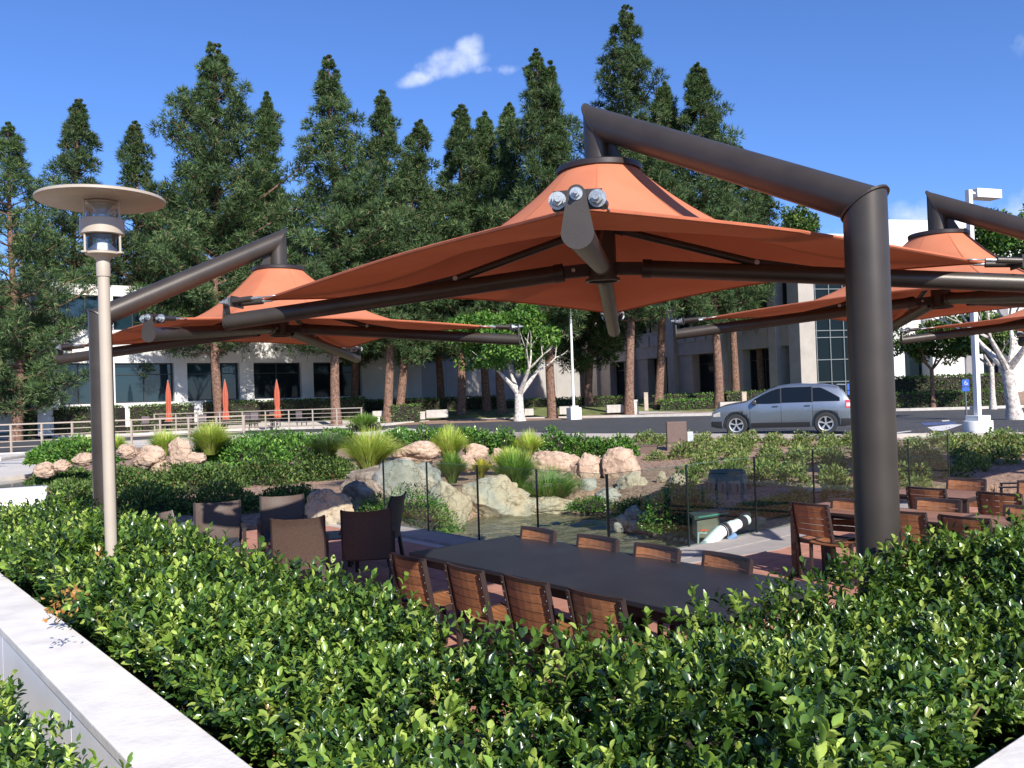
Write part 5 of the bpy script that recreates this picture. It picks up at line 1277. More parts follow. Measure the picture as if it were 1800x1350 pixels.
# the big clipped mass left of the pond, read as neighbouring rounded bushes
big = [(95, 878, 150, 52, 16.2, "dark rounded bush at the far left of the big mass, beside the white wall end"), (205, 905, 200, 82, 15.6, "dark bush of the big mass directly behind the lamp post"), (335, 915, 210, 104, 15.8, "dark dense bush of the big mass behind the left sunlit armchair"),
       (452, 905, 200, 96, 16.6, "dark bush of the big mass behind the right sunlit armchair"), (560, 868, 140, 72, 17.6, "dark reddish-tipped bush at the right end of the big mass by the cascade"), (270, 868, 220, 50, 17.8, "dark bush at the back of the big mass, left half"), (420, 858, 220, 55, 18.4, "dark bush at the back of the big mass, right half")]
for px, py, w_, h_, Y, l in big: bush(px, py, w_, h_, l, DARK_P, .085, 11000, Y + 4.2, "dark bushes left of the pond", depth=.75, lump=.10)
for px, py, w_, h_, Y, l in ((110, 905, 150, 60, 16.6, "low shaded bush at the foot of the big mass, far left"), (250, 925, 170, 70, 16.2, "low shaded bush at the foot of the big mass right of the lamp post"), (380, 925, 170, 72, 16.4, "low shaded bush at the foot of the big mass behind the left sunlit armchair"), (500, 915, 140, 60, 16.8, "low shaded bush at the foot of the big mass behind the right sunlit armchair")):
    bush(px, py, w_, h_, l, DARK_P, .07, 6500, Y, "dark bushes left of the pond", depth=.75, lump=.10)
# bright bushes behind
for px, py, w_, h_, Y, l in ((120, 812, 110, 42, 21.5, "bright green bush above the beige rocks left of the lamp post"), (75, 812, 60, 28, 22, "small bright green bush at the edge of the pool deck"), (165, 812, 80, 36, 22, "bright green bush just left of the bronze column"),
                          (430, 812, 140, 42, 22, "green bush right of the tallest beige rock"), (520, 806, 130, 40, 23, "green bush behind the red-tipped bush"), (470, 792, 160, 34, 25, "low green bush in front of the concrete walk, left"), (585, 786, 110, 30, 26, "low green bush in front of the concrete walk, middle"), (380, 805, 90, 34, 22.5, "green bush below the yellow grass clump")):
    bush(px, py, w_, h_, l, BRIGHT_P, .09, 3600, Y, "bright green bushes in front of the far walk", depth=.7)
hr = [(700, 795, 70, 36), (742, 790, 66, 38), (846, 792, 60, 36), (884, 796, 58, 40), (820, 775, 50, 22), (975, 799, 66, 44), (1015, 800, 60, 36), (1052, 806, 58, 36), (1092, 800, 60, 34), (700, 772, 60, 18), (770, 774, 50, 20)]
for i, (px, py, w_, h_) in enumerate(hr):
    bush(px, py, w_, h_, "glossy bright green shrub in the irregular row behind the pink rocks", BRIGHT_P, .10, 1500, 23.0 + (i > 8) * 3, "glossy green shrubs in the row behind the pink rocks", depth=.8, mt=LEAF)
bush(1205, 930, 150, 82, "broad bright green ground-cover clump behind the glass at the pond's right bank", BRIGHT_P, .055, 5200, 14.4, depth=.8, mt=LEAF)
bush(1120, 905, 90, 30, "low green clump between the pebble line and the pale rounded boulder", BRIGHT_P, .055, 1800, 16.6, depth=.7, mt=LEAF)
bush(1040, 895, 90, 22, "low dark green clump at the root of the long grass by the pebbles", BRIGHT_P, .05, 1500, 17.4, depth=.6, mt=LEAF)
bush(1375, 908, 165, 32, "green ground-cover clump below the manhole lid behind the glass", BRIGHT_P, .05, 3600, 14.0, depth=.8, mt=LEAF)
bush(720, 938, 170, 76, "dense green shrub behind the glass left of the dark side-on armchair", BRIGHT_P, .05, 5200, 15.0, depth=.75)
bush(660, 925, 110, 52, "green shrub between the cascade rock and the armchairs", BRIGHT_P, .05, 2600, 15.6, depth=.8)
# rows of small shrubs on the slope
sm_mesh = []
for i in range(5):
    parts = [leaf_blob(420, .28, .28, .28, .080, ([(.06, .10, .03), (.11, .165, .045), (.18, .23, .065), (.26, .28, .09), (.14, .08, .04)], [18, 32, 28, 18, 3]), LT2, lump=.28)]
    V, T, cc = join(parts); sm_mesh.append(tri_mesh("foliage", V, T, cc))
stm = stems(5, .2, .22).mesh("stem")
blk = [(p_.location.x, p_.location.y, .62) for p_ in bpy.data.objects if p_.get('category') in ("valve box", "manhole cover", "utility cabinet", "box", "skimmer box")]
blk += [(o.location.x, o.location.y, max(o.dimensions.x, .3) * .55 + .1) for o in bpy.data.objects if o.name.startswith("boulder")]
cntS = 0
for r_ in range(27):
    for c_ in range(36):
        yy = 13.4 + r_ * .98 + random.uniform(-.1, .1); xx = 1.2 + c_ * .76 + (r_ * .33) % .76 + random.uniform(-.1, .1)
        if yy > np.interp(xx, NKX, NKY) - .55 or xx > 17 * yy / 20: continue
        if poly_sd(np.array([xx]), np.array([yy]), PX)[0] < 1.0: continue
        v = Vector((xx, yy, 0)); A_, B_ = v.dot(GA), v.dot(GB)
        if A_ < GLI + .38: continue
        sx_ = 900 + F * xx / yy
        if sx_ > 1960 or sx_ < 1125 or (sx_ < 1330 and yy < 15.6) or (1210 < sx_ < 1355 and yy < 16.5): continue
        if any((xx - a) ** 2 + (yy - b_) ** 2 < q * q for a, b_, q in blk): continue
        if yy < 22.5 and sx_ < 1190: continue
        if cntS >= 292: continue
        s = random.uniform(.8, 1.25); far = yy > 24
        r = empty("slope_shrub", (xx, yy, gz(xx, yy) - .02), random.uniform(0, 6.28), "small bark-slope shrub in " + ("the near rows" if yy < 18.5 else "the middle rows" if yy < 23 else "the far rows") + (", left of the main column" if sx_ < 1500 else ", right of the main column"), "shrub", "small shrubs in rows on the bark slope"); r.scale = (s, s, s * random.uniform(.8, 1.1))
        tag(link_mesh("foliage", random.choice(sm_mesh), LEAF_DULL, r), kind='stuff')
        cntS += 1
# bark litter on the slope and fine stones
chipV = []
n = 9000; xx = RNG.uniform(-1, 15, n); yy = RNG.uniform(13, 30, n); zz = terr(xx, yy); ok = zz > -.3; xx, yy, zz = xx[ok], yy[ok], zz[ok]; n = len(xx)
V, T, cc = scatter(LT2, np.stack([xx, yy, zz + .012], 1), RNG.normal(0, 1, (n, 3)) * np.array([1, 1, .25]), RNG.normal(0, .3, (n, 3)) + np.array([0, 0, 1]), RNG.uniform(.03, .09, n), RNG.uniform(.015, .035, n), palette(n, [(.12, .06, .035), (.25, .14, .09), (.36, .24, .17)], [1, 2, 1]))
tag(link_mesh("bark_chips", tri_mesh("bark_chips", V, T, cc), LEAF_DULL), "loose brown bark chips lying over the planted slope", "bark chips", kind='stuff')
# ---- grass clumps
def grass(px, py, wpx, hpx, Y, label, cols, n=900, group="tall fountain grass clumps"):
    p = at_y(px, py, Y); k = Y / F; h = hpx * k; w2 = wpx * k / 2; seg = 4
    a = RNG.uniform(0, 6.28, n); lean = RNG.uniform(.05, 1.15, n) ** .7; L = h * RNG.uniform(.8, 1.25, n)
    V = np.zeros((n, seg + 1, 2, 3)); rad = RNG.uniform(0, .25, n) * w2
    for s in range(seg + 1):
        t_ = s / seg; out = rad + lean * w2 * (t_ ** 1.35) * 1.1; z = L * (t_ - .42 * lean * t_ ** 2.2)
        wv_ = .0062 * (1 - t_ * .85) * (1 + Y / 22)
        cx, cy = out * np.cos(a), out * np.sin(a) * .8; tx, ty = -np.sin(a + .5), np.cos(a + .5)
        V[:, s, 0] = np.stack([cx - tx * wv_, cy - ty * wv_, z], 1); V[:, s, 1] = np.stack([cx + tx * wv_, cy + ty * wv_, z], 1)
    T = []
    for s in range(seg): T += [(2 * s, 2 * s + 1, 2 * s + 3), (2 * s, 2 * s + 3, 2 * s + 2)]
    T = np.array(T)[None] + (np.arange(n) * (seg + 1) * 2)[:, None, None]
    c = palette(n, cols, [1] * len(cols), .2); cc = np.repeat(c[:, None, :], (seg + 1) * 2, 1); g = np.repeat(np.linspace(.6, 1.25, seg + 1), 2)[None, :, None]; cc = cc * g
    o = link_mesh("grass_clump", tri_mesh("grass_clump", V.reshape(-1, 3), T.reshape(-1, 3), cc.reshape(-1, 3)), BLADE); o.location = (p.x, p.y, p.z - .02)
    tag(o, label, "grass", group); return o
YG = [(.38, .48, .08), (.50, .55, .12), (.28, .40, .07), (.55, .50, .18)]; GG = [(.11, .22, .04), (.16, .29, .05), (.24, .34, .07), (.08, .15, .03)]; BG = [(.08, .13, .05), (.11, .16, .06), (.06, .10, .035)]
for a in ((290, 800, 62, 46, 21.6, "yellow-green grass clump above the broad beige rock", YG), (370, 798, 84, 56, 21.8, "wide yellow-green grass clump right of the tallest beige rock", YG), (150, 800, 90, 34, 22.5, "pale grass clump behind the bush at the bronze column", YG), (205, 800, 40, 36, 22.5, "small pale grass clump just right of the lamp post", YG),
          (650, 828, 112, 74, 19.6, "largest yellow-green grass clump left of the flat-topped pink rock", YG), (575, 800, 90, 40, 22, "bluish grass clump left of the largest yellow-green one", BG), (790, 812, 66, 62, 20.9, "tall yellow-green grass clump right of the flat-topped pink rock", YG), (795, 848, 58, 52, 18.8, "darker green grass clump below the tall yellow-green one", GG),
          (846, 838, 36, 32, 18.8, "small bright yellow grass tuft between the boulders", [(.42, .36, .04), (.34, .34, .06)]), (930, 802, 52, 46, 21.6, "yellow-green grass clump left of the long pink rock", YG), (905, 862, 84, 72, 18.9, "green grass clump spilling over the cream boulder", GG), (965, 892, 112, 70, 18.4, "green long grass clump hanging to the water, lower right", GG), (895, 826, 70, 40, 19.9, "yellowish grass clump above the cream boulder", YG), (640, 752, 60, 26, 45, "low grass patch at the end of the far railing", GG)):
    grass(*a, n=1500 if a[3] > 50 else 900)
bush(640, 756, 70, 24, "low bluish shrub at the end of the far railing", SAGE_P, .16, 500, 46)

# ================================================================= FRONT HEDGES
def hedge_mesh(O, OUT, UPV, lens, npl, pal, seed, temp):
    """sprigs: each a short shoot with leaves along it"""
    n = len(O); parts = []; SL = RNG.uniform(.04, .115, n) * (lens / .045)
    S_ = unit(OUT * RNG.uniform(.15, .9, (n, 1)) + UPV * RNG.uniform(.5, 1.2, (n, 1)) + RNG.normal(0, .28, (n, 3)))
    base = palette(n, *pal, .1); P1 = unit(np.cross(S_, RNG.normal(size=(n, 3)))); P2 = np.cross(S_, P1)
    for j in range(npl):
        t_ = (j + .6) / npl; a = j * 2.4 + RNG.uniform(-.4, .4, n)
        rad = P1 * np.cos(a)[:, None] + P2 * np.sin(a)[:, None]
        o = O + S_ * (SL * t_)[:, None]
        D = S_ * (.45 + .8 * t_) + rad * (1.15 - .5 * t_) + RNG.normal(0, .18, (n, 3)); Nn = S_ * 1.0 - rad * .45 + RNG.normal(0, .22, (n, 3))
        L = lens * RNG.uniform(.65, 1.15, n) * (1.05 - .25 * t_); w_ = L * RNG.uniform(.44, .60, n)
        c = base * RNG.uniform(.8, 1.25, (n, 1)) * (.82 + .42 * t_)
        parts.append(scatter(temp, o, D, Nn, L, w_, c))
    return parts, S_, SL
def lump2(u, v): return .5 * np.sin(u * 2.1 + 1.3) * np.sin(v * 3.7) + .5 * np.sin(u * 4.7 + v * 2.9 + .5) + .35 * np.sin(u * 9.1) * np.sin(v * 8.3 + 2)
def make_hedge(label, s0, s1, side, zt, dens, seed):
    r = empty("clipped_hedge", (0, 0, 0), label=label, cat="hedge")
    c0, c1 = (1.33, 2.44) if side == 'A' else (1.46, 2.74)
    G = (lambda s, c, z: np.stack([GA.x * s + GB.x * c, GA.y * s + GB.y * c, z], 1)) if side == 'A' else (lambda s, c, z: np.stack([GA.x * c + GB.x * s, GA.y * c + GB.y * s, z], 1))
    acr = np.array([GB.x, GB.y, 0]) if side == 'A' else np.array([GA.x, GA.y, 0])
    UP = np.array([0, 0, 1.]); allp = []; tw = MB(); near = []
    ss = s0
    while ss < s1:
        se = min(ss + 1.6, s1); mid_ = (ss + se) / 2; dist = math.hypot(*gab(mid_, 1.9)[:2]) if side == 'A' else math.hypot(*gab(2.1, mid_)[:2])
        q = max(1.0, dist / 4.2) ** .75; ln = (.061 if dist < 3.4 else .055) * min(q, 1.3); d_ = dens / (min(q, 2.4) ** 1.7)
        temp = LT8 if dist < 6.5 else LT4
        Ls = se - ss
        # top
        n = int(d_ * Ls * (c1 - c0)); s = RNG.uniform(ss, se, n); c = RNG.uniform(c0 - .02, c1 + .03, n); edge = np.clip(np.minimum(c - c0, c1 - c) / .16, 0, 1)
        z = zt(s) + .065 * lump2(s, c) - .11 * (1 - edge) ** 2 - RNG.uniform(0, 1, n) ** 2 * .20
        keep = lump2(s * 1.7 + seed, c * 1.9) > -.50; s, c, z = s[keep], c[keep], z[keep]
        O = G(s, c, z); n = len(s)
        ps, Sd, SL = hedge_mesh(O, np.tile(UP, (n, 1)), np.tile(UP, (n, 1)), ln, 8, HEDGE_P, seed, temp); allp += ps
        # camera-facing side
        H = 1.0; n = int(d_ * 1.05 * Ls * H); s = RNG.uniform(ss, se, n); z = RNG.uniform(.14, 1.06, n) * (zt(s) / 1.1)
        z = np.where(z < .42, np.where(RNG.uniform(size=n) < .75, z + .4, z), z)
        c = c0 + .03 + .085 * lump2(s * 1.3, z * 2.6) + RNG.uniform(0, 1, n) ** 1.6 * .26 + np.clip(.86 - z, 0, 1) * .55
        keep = lump2(s * 2.3 + seed, z * 2.7) > -.38; s, c, z = s[keep], c[keep], z[keep]; O = G(s, c, z); n = len(s)
        ps, _, _ = hedge_mesh(O, np.tile(-acr, (n, 1)), np.tile(UP * .8, (n, 1)), ln * 1.04, 7, HEDGE_P, seed, temp); allp += ps
        # far side, thinner
        n = int(d_ * .35 * Ls * H); s = RNG.uniform(ss, se, n); z = RNG.uniform(.2, 1.05, n); c = c1 - RNG.uniform(0, .2, n); O = G(s, c, z)
        ps, _, _ = hedge_mesh(O, np.tile(acr, (n, 1)), np.tile(UP * .8, (n, 1)), ln * 1.0, 6, HEDGE_P, seed, temp); allp += ps
        # twigs
        for _ in range(int(26 * Ls / q)):
            a = random.uniform(ss, se); cc_ = random.uniform(c0 + .12, c1 - .2); zz_ = float(zt(np.array([a]))[0])
            p0_ = G(np.array([a]), np.array([cc_]), np.array([.15]))[0]; da, dc = random.uniform(-.25, .25), random.uniform(-.35, .35)
            p1_ = G(np.array([a + da * .5]), np.array([cc_ + dc * .4]), np.array([zz_ * .55]))[0]; p2_ = G(np.array([a + da]), np.array([np.clip(cc_ + dc, c0, c1)]), np.array([zz_ * random.uniform(.82, 1.02)]))[0]
            tw.tube([p0_, p1_, p2_], [.009, .006, .0025], 5)
        ss = se
    V, T, cc = join(allp)
    # the leaves that show largest become leaf objects of their own
    d = V - np.array([0, 0, 2.1]); k = 10 if False else None
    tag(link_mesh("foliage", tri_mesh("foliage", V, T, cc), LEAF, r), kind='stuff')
    tag(tw.build("twig", TWIG, r), kind='stuff')
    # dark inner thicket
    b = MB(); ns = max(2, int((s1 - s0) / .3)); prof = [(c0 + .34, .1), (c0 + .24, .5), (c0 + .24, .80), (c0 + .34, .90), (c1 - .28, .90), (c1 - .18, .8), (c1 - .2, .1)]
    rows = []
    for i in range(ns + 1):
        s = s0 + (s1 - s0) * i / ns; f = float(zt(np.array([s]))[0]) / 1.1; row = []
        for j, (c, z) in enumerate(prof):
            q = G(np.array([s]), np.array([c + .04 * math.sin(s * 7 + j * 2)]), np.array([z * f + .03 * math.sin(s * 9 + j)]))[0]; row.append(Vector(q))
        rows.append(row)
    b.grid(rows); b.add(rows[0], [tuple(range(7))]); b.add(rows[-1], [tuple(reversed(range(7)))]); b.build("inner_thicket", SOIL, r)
    # large single leaves on the shoots nearest the camera
    LM = tri_mesh("leaf", LT8[0] * np.array([.5, 1, 1]), LT8[1], np.tile(np.array([[.09, .18, .03]]), (10, 1))); LM2 = tri_mesh("leaf", LT8[0] * np.array([.55, 1, 1]), LT8[1], np.tile(np.array([[.035, .095, .02]]), (10, 1))); LM3 = tri_mesh("leaf", LT8[0] * np.array([.48, 1, 1]), LT8[1], np.tile(np.array([[.22, .30, .055]]), (10, 1)))
    nn_ = 0
    for _ in range(70):
        s = random.uniform(1.9, 4.6) if side == 'A' else random.uniform(1.6, 4.2)
        if s < s0: s = s0 + random.uniform(0, 1.2)
        if random.random() < .5: c = random.uniform(c0, c0 + .5); z = float(zt(np.array([s]))[0]) + .02
        else: c = c0 - .02; z = random.uniform(.45, .95)
        p = Vector(G(np.array([s]), np.array([c]), np.array([z]))[0]); axis_ = Vector((random.gauss(0, .3), random.gauss(0, .3), 1)).normalized()
        a0 = random.uniform(0, 6.28)
        for j in range(4):
            o = link_mesh("leaf", random.choice((LM, LM2, LM, LM2, LM3)), LEAF, r); a = a0 + j * 1.57; L = random.uniform(.042, .06); rad = Vector((math.cos(a), math.sin(a), 0))
            y_ = (axis_ * random.uniform(.3, .8) + rad).normalized(); z_ = (axis_ - y_ * axis_.dot(y_)).normalized(); x_ = y_.cross(z_)
            o.matrix_world = Matrix.Translation(p + axis_ * .02 * j) @ Matrix((x_, y_, z_)).transposed().to_4x4() @ Matrix.Scale(L, 4); nn_ += 1
    return r
zA = lambda s: .93 + .07 * np.clip((s - 4.5) / 2, 0, 1) + .05 * np.sin(s * 1.9) - .14 * np.clip((s - 8) / 4, 0, 1) - .11 * np.clip((4.2 - s) / 1.4, 0, 1)
zB = lambda s: .86 + .05 * np.sin(s * 2.3 + 1) + .07 * np.clip((s - 4.8) / .7, 0, 1)
make_hedge("glossy green clipped hedge running back along the left white wall", 1.40, 12.3, 'A', zA, 900, 3)
make_hedge("glossy green clipped hedge crossing to the lower right below the main column", 2.44, 8.2, 'B', zB, 900, 9)
# plant outside the wall, lower left corner
r = empty("garden_shrub", (0, 0, 0), 0, "leafy shrub in the lower left corner in front of the white wall face", "shrub")
n = 1500; A_ = 2.55 + RNG.uniform(0, 1, n) * 3.6; B_ = RNG.uniform(.18, .76, n); tz = .72 + (4.8 - A_) * .085 - .9 * np.clip(2.85 - A_, 0, 1) + .05 * np.sin(A_ * 7); zz = .34 + (tz - .34) * RNG.uniform(.35, 1, n) ** .6
O = np.stack([GA.x * A_ + GB.x * B_, GA.y * A_ + GB.y * B_, zz], 1)
ps, _, _ = hedge_mesh(O, np.tile(np.array([[.3, -.5, .3]]), (n, 1)), np.tile(np.array([[0, 0, 1.]]), (n, 1)), .050, 7, HEDGE_P, 5, LT8); V, T, cc = join(ps)
tag(link_mesh("foliage", tri_mesh("foliage", V, T, cc), LEAF, r), kind='stuff')
tw = MB()
for _ in range(70):
    a_, b_ = random.uniform(2.6, 6), random.uniform(.25, .7); p = gab(a_, b_, .28); tw.tube([p, p + Vector((.03, .02, .25)), p + Vector((random.uniform(-.1, .1), random.uniform(-.1, .1), .5))], [.006, .004, .002], 5)
tag(tw.build("stem", TWIG, r), kind='stuff')
# dry orange leaf tufts on the wall side
for px, py in ((100, 1075), (125, 1040)):
    q = at_y(px, py, 4.6 if px < 110 else 4.9); r = empty("dry_leaf_tuft", (q.x, q.y, q.z), 0, "dry orange-brown leaf tuft at the wall side of the hedge, " + ("lower one" if px < 110 else "upper one"), "dead leaves"); n = 36
    V, T, cc = scatter(LT4, RNG.normal(0, .028, (n, 3)), RNG.normal(0, 1, (n, 3)), RNG.normal(0, 1, (n, 3)), RNG.uniform(.022, .036, n), RNG.uniform(.012, .02, n), palette(n, [(.5, .26, .08), (.35, .16, .05)], [1, 1]))
    tag(link_mesh("foliage", tri_mesh("foliage", V, T, cc), LEAF_DULL, r), kind='stuff')

# ================================================================= BACKGROUND HEDGES
def box_hedge(x0, x1, y0, y1, Y, label, pal=DARK_P, depth=1.4):
    a, b_ = at_y(x0, y1, Y), at_y(x1, y1, Y); top = at_y((x0 + x1) / 2, y0, Y).z; L = (b_ - a).length; z0 = gz((a.x + b_.x) / 2, Y); H = max(.4, top - z0)
    r = empty("clipped_hedge", ((a.x + b_.x) / 2, Y + depth / 2, z0), 0, label, "hedge"); n = int(150 * L * H + 60 * L * depth); n = min(n, 5000)
    O = np.stack([RNG.uniform(-L / 2, L / 2, n), RNG.uniform(-depth / 2, depth / 2, n), RNG.uniform(0, H, n)], 1); f = RNG.uniform(size=n)
    O[:, 1] = np.where(f < .6, -depth / 2 + RNG.uniform(0, .12, n), O[:, 1]); O[:, 2] = np.where(f >= .6, H - RNG.uniform(0, .1, n), O[:, 2])
    V, T, cc = scatter(LT2, O, RNG.normal(0, 1, (n, 3)) + np.array([0, -.3, .4]), RNG.normal(0, .6, (n, 3)) + np.array([0, -.6, .6]), RNG.uniform(.10, .2, n), RNG.uniform(.06, .1, n), palette(n, *pal))
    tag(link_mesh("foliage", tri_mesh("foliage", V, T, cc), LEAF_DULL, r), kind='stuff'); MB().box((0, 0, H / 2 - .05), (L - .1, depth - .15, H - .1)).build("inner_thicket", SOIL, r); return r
for a in ((82, 205, 716, 744, 53, "dark clipped hedge left of the bronze column below the first big window"), (30, 58, 722, 742, 52, "yellow-green bush by the white fin wall"), (202, 330, 712, 735, 57, "dark hedge below the second window of the left building"), (330, 450, 706, 730, 60, "dark hedge below the third window of the left building"),
          (450, 640, 702, 726, 62, "dark hedge below the rightmost windows of the left building"), (686, 738, 712, 738, 57.5, "clipped round-topped dark bush right of the leaning trunk"), (640, 880, 700, 722, 66, "dark hedge along the shaded blank wall, left part"), (880, 1075, 700, 722, 66, "dark hedge along the shaded blank wall, right part"),
          (1075, 1120, 697, 712, 66, "low hedge behind the white-based pine"), (1153, 1260, 693, 710, 63, "clipped low hedge below the right building's middle bays"), (1278, 1420, 687, 704, 60, "clipped low hedge behind the parked car"), (1160, 1262, 702, 717, 60, "loose bright shrubs in front of the low clipped hedge"), (1560, 1780, 688, 712, 50, "long hedge behind the lawn right of the main column"),
          (1570, 1770, 660, 692, 53, "tall strappy-leaved planting behind the long hedge at the right")):
    pal = BRIGHT_P if "bright" in a[5] or "yellow" in a[5] else DARK_P
    box_hedge(*a, pal=pal)

# ================================================================= TREES
def limb(b, p0, d, L, r0, lv, out, spread=.5, gen=0, up=.15):
    pts = [p0]; rad = [r0]; d = d.normalized(); n = 4
    for i in range(n):
        d = (d + Vector((random.gauss(0, .10), random.gauss(0, .10), up * random.uniform(.3, 1)))).normalized(); pts.append(pts[-1] + d * L / n); rad.append(r0 * (1 - .5 * (i + 1) / n))
    b.tube(pts, rad, 8 if gen < 2 else 5)
    if lv == 0: out.append(pts[-1]); out.append(pts[2]); return
    k = random.choice((2, 3)) if gen else 3
    a0 = random.uniform(0, 6.28); o = d.orthogonal().normalized(); q = d.cross(o)
    for i in range(k):
        a = a0 + i * 6.283 / k; nd = (d + (o * math.cos(a) + q * math.sin(a)) * spread * random.uniform(.7, 1.3)).normalized()
        limb(b, pts[-1], nd, L * random.uniform(.62, .85), rad[-1] * .85, lv - 1, out, spread, gen + 1, up)
def broadleaf(px, py, Y, trunk_h, r0, cx, cy, wpx, hpx, label, barkm, nl=16000, ls=.13, pal=BRIGHT_P, lean=(0, 0), lv=3, L0=1.6, name="broadleaf_tree"):
    p = at_y(px, py, Y); z0 = gz(p.x, Y); r = empty(name, (p.x, Y, z0 - .05), 0, label, "tree"); b = MB(); outs = []
    top = Vector((lean[0], lean[1], trunk_h)); b.tube([Vector((0, 0, 0)), top * .3 + Vector((0, 0, 0)), top * .7, top], [r0 * 1.5, r0 * 1.05, r0 * .95, r0 * .9], 12)
    for i in range(4):
        a = i * 1.57 + .5; limb(b, top - Vector((0, 0, .08)), Vector((math.cos(a), math.sin(a), .9)), L0, r0 * .6, lv - 1, outs, .55, 1)
    b.build("trunk", barkm, r)
    cc_ = at_y(cx, cy, Y) - r.location; k = Y / F; rx, rz = wpx * k / 2, hpx * k / 2; parts = []
    ncl = 46
    for i in range(ncl):
        u = Vector((random.gauss(0, 1), random.gauss(0, 1), random.gauss(0, 1))).normalized() * random.uniform(.45, .92); c = cc_ + Vector((u.x * rx, u.y * rx, u.z * rz)); rr = min(rx, rz) * random.uniform(.26, .42); n = nl // ncl
        uu = unit(RNG.normal(size=(n, 3))); O = uu * (RNG.uniform(.35, 1, n) ** .6)[:, None] * np.array([rr, rr, rr * .75]) + np.array(c)
        Lf = ls * RNG.uniform(.7, 1.3, n); parts.append(scatter(LT2, O, uu + RNG.normal(0, .7, (n, 3)), RNG.normal(0, .5, (n, 3)) + np.array([0, 0, 1]) + uu * .5, Lf, Lf * .5, palette(n, *pal)))
    V, T, cc2 = join(parts); tag(link_mesh("crown", tri_mesh("crown", V, T, cc2), LEAF_DULL, r), kind='stuff'); return r
broadleaf(913, 727, 55, 1.75, .30, 885, 598, 215, 125, "bright green broadleaf tree with a forked white-painted trunk behind the pond", BARK_P, 15000, .26, L0=2.0)
broadleaf(1785, 738, 34.5, 2.05, .25, 1795, 440, 230, 150, "pale-trunked spreading tree with twisting bare limbs at the right edge", BARK_P, 12000, .2, lean=(-.25, 0), lv=4, L0=1.9)
broadleaf(1640, 706, 50, 2.4, .12, 1640, 600, 150, 80, "small dark-leaved tree behind the lawn right of the main column", BARK, 8000, .22, DARK_P, L0=1.4)
broadleaf(1745, 706, 47, 2.4, .14, 1720, 580, 130, 90, "small tree with a pale trunk left of the spreading tree", BARK_P, 7000, .22, DARK_P, L0=1.4)
broadleaf(1405, 700, 92, 7, .3, 1405, 400, 66, 80, "distant round-topped dark tree above the right building's roof", BARK, 6000, .4, DARK_P, L0=2.5)

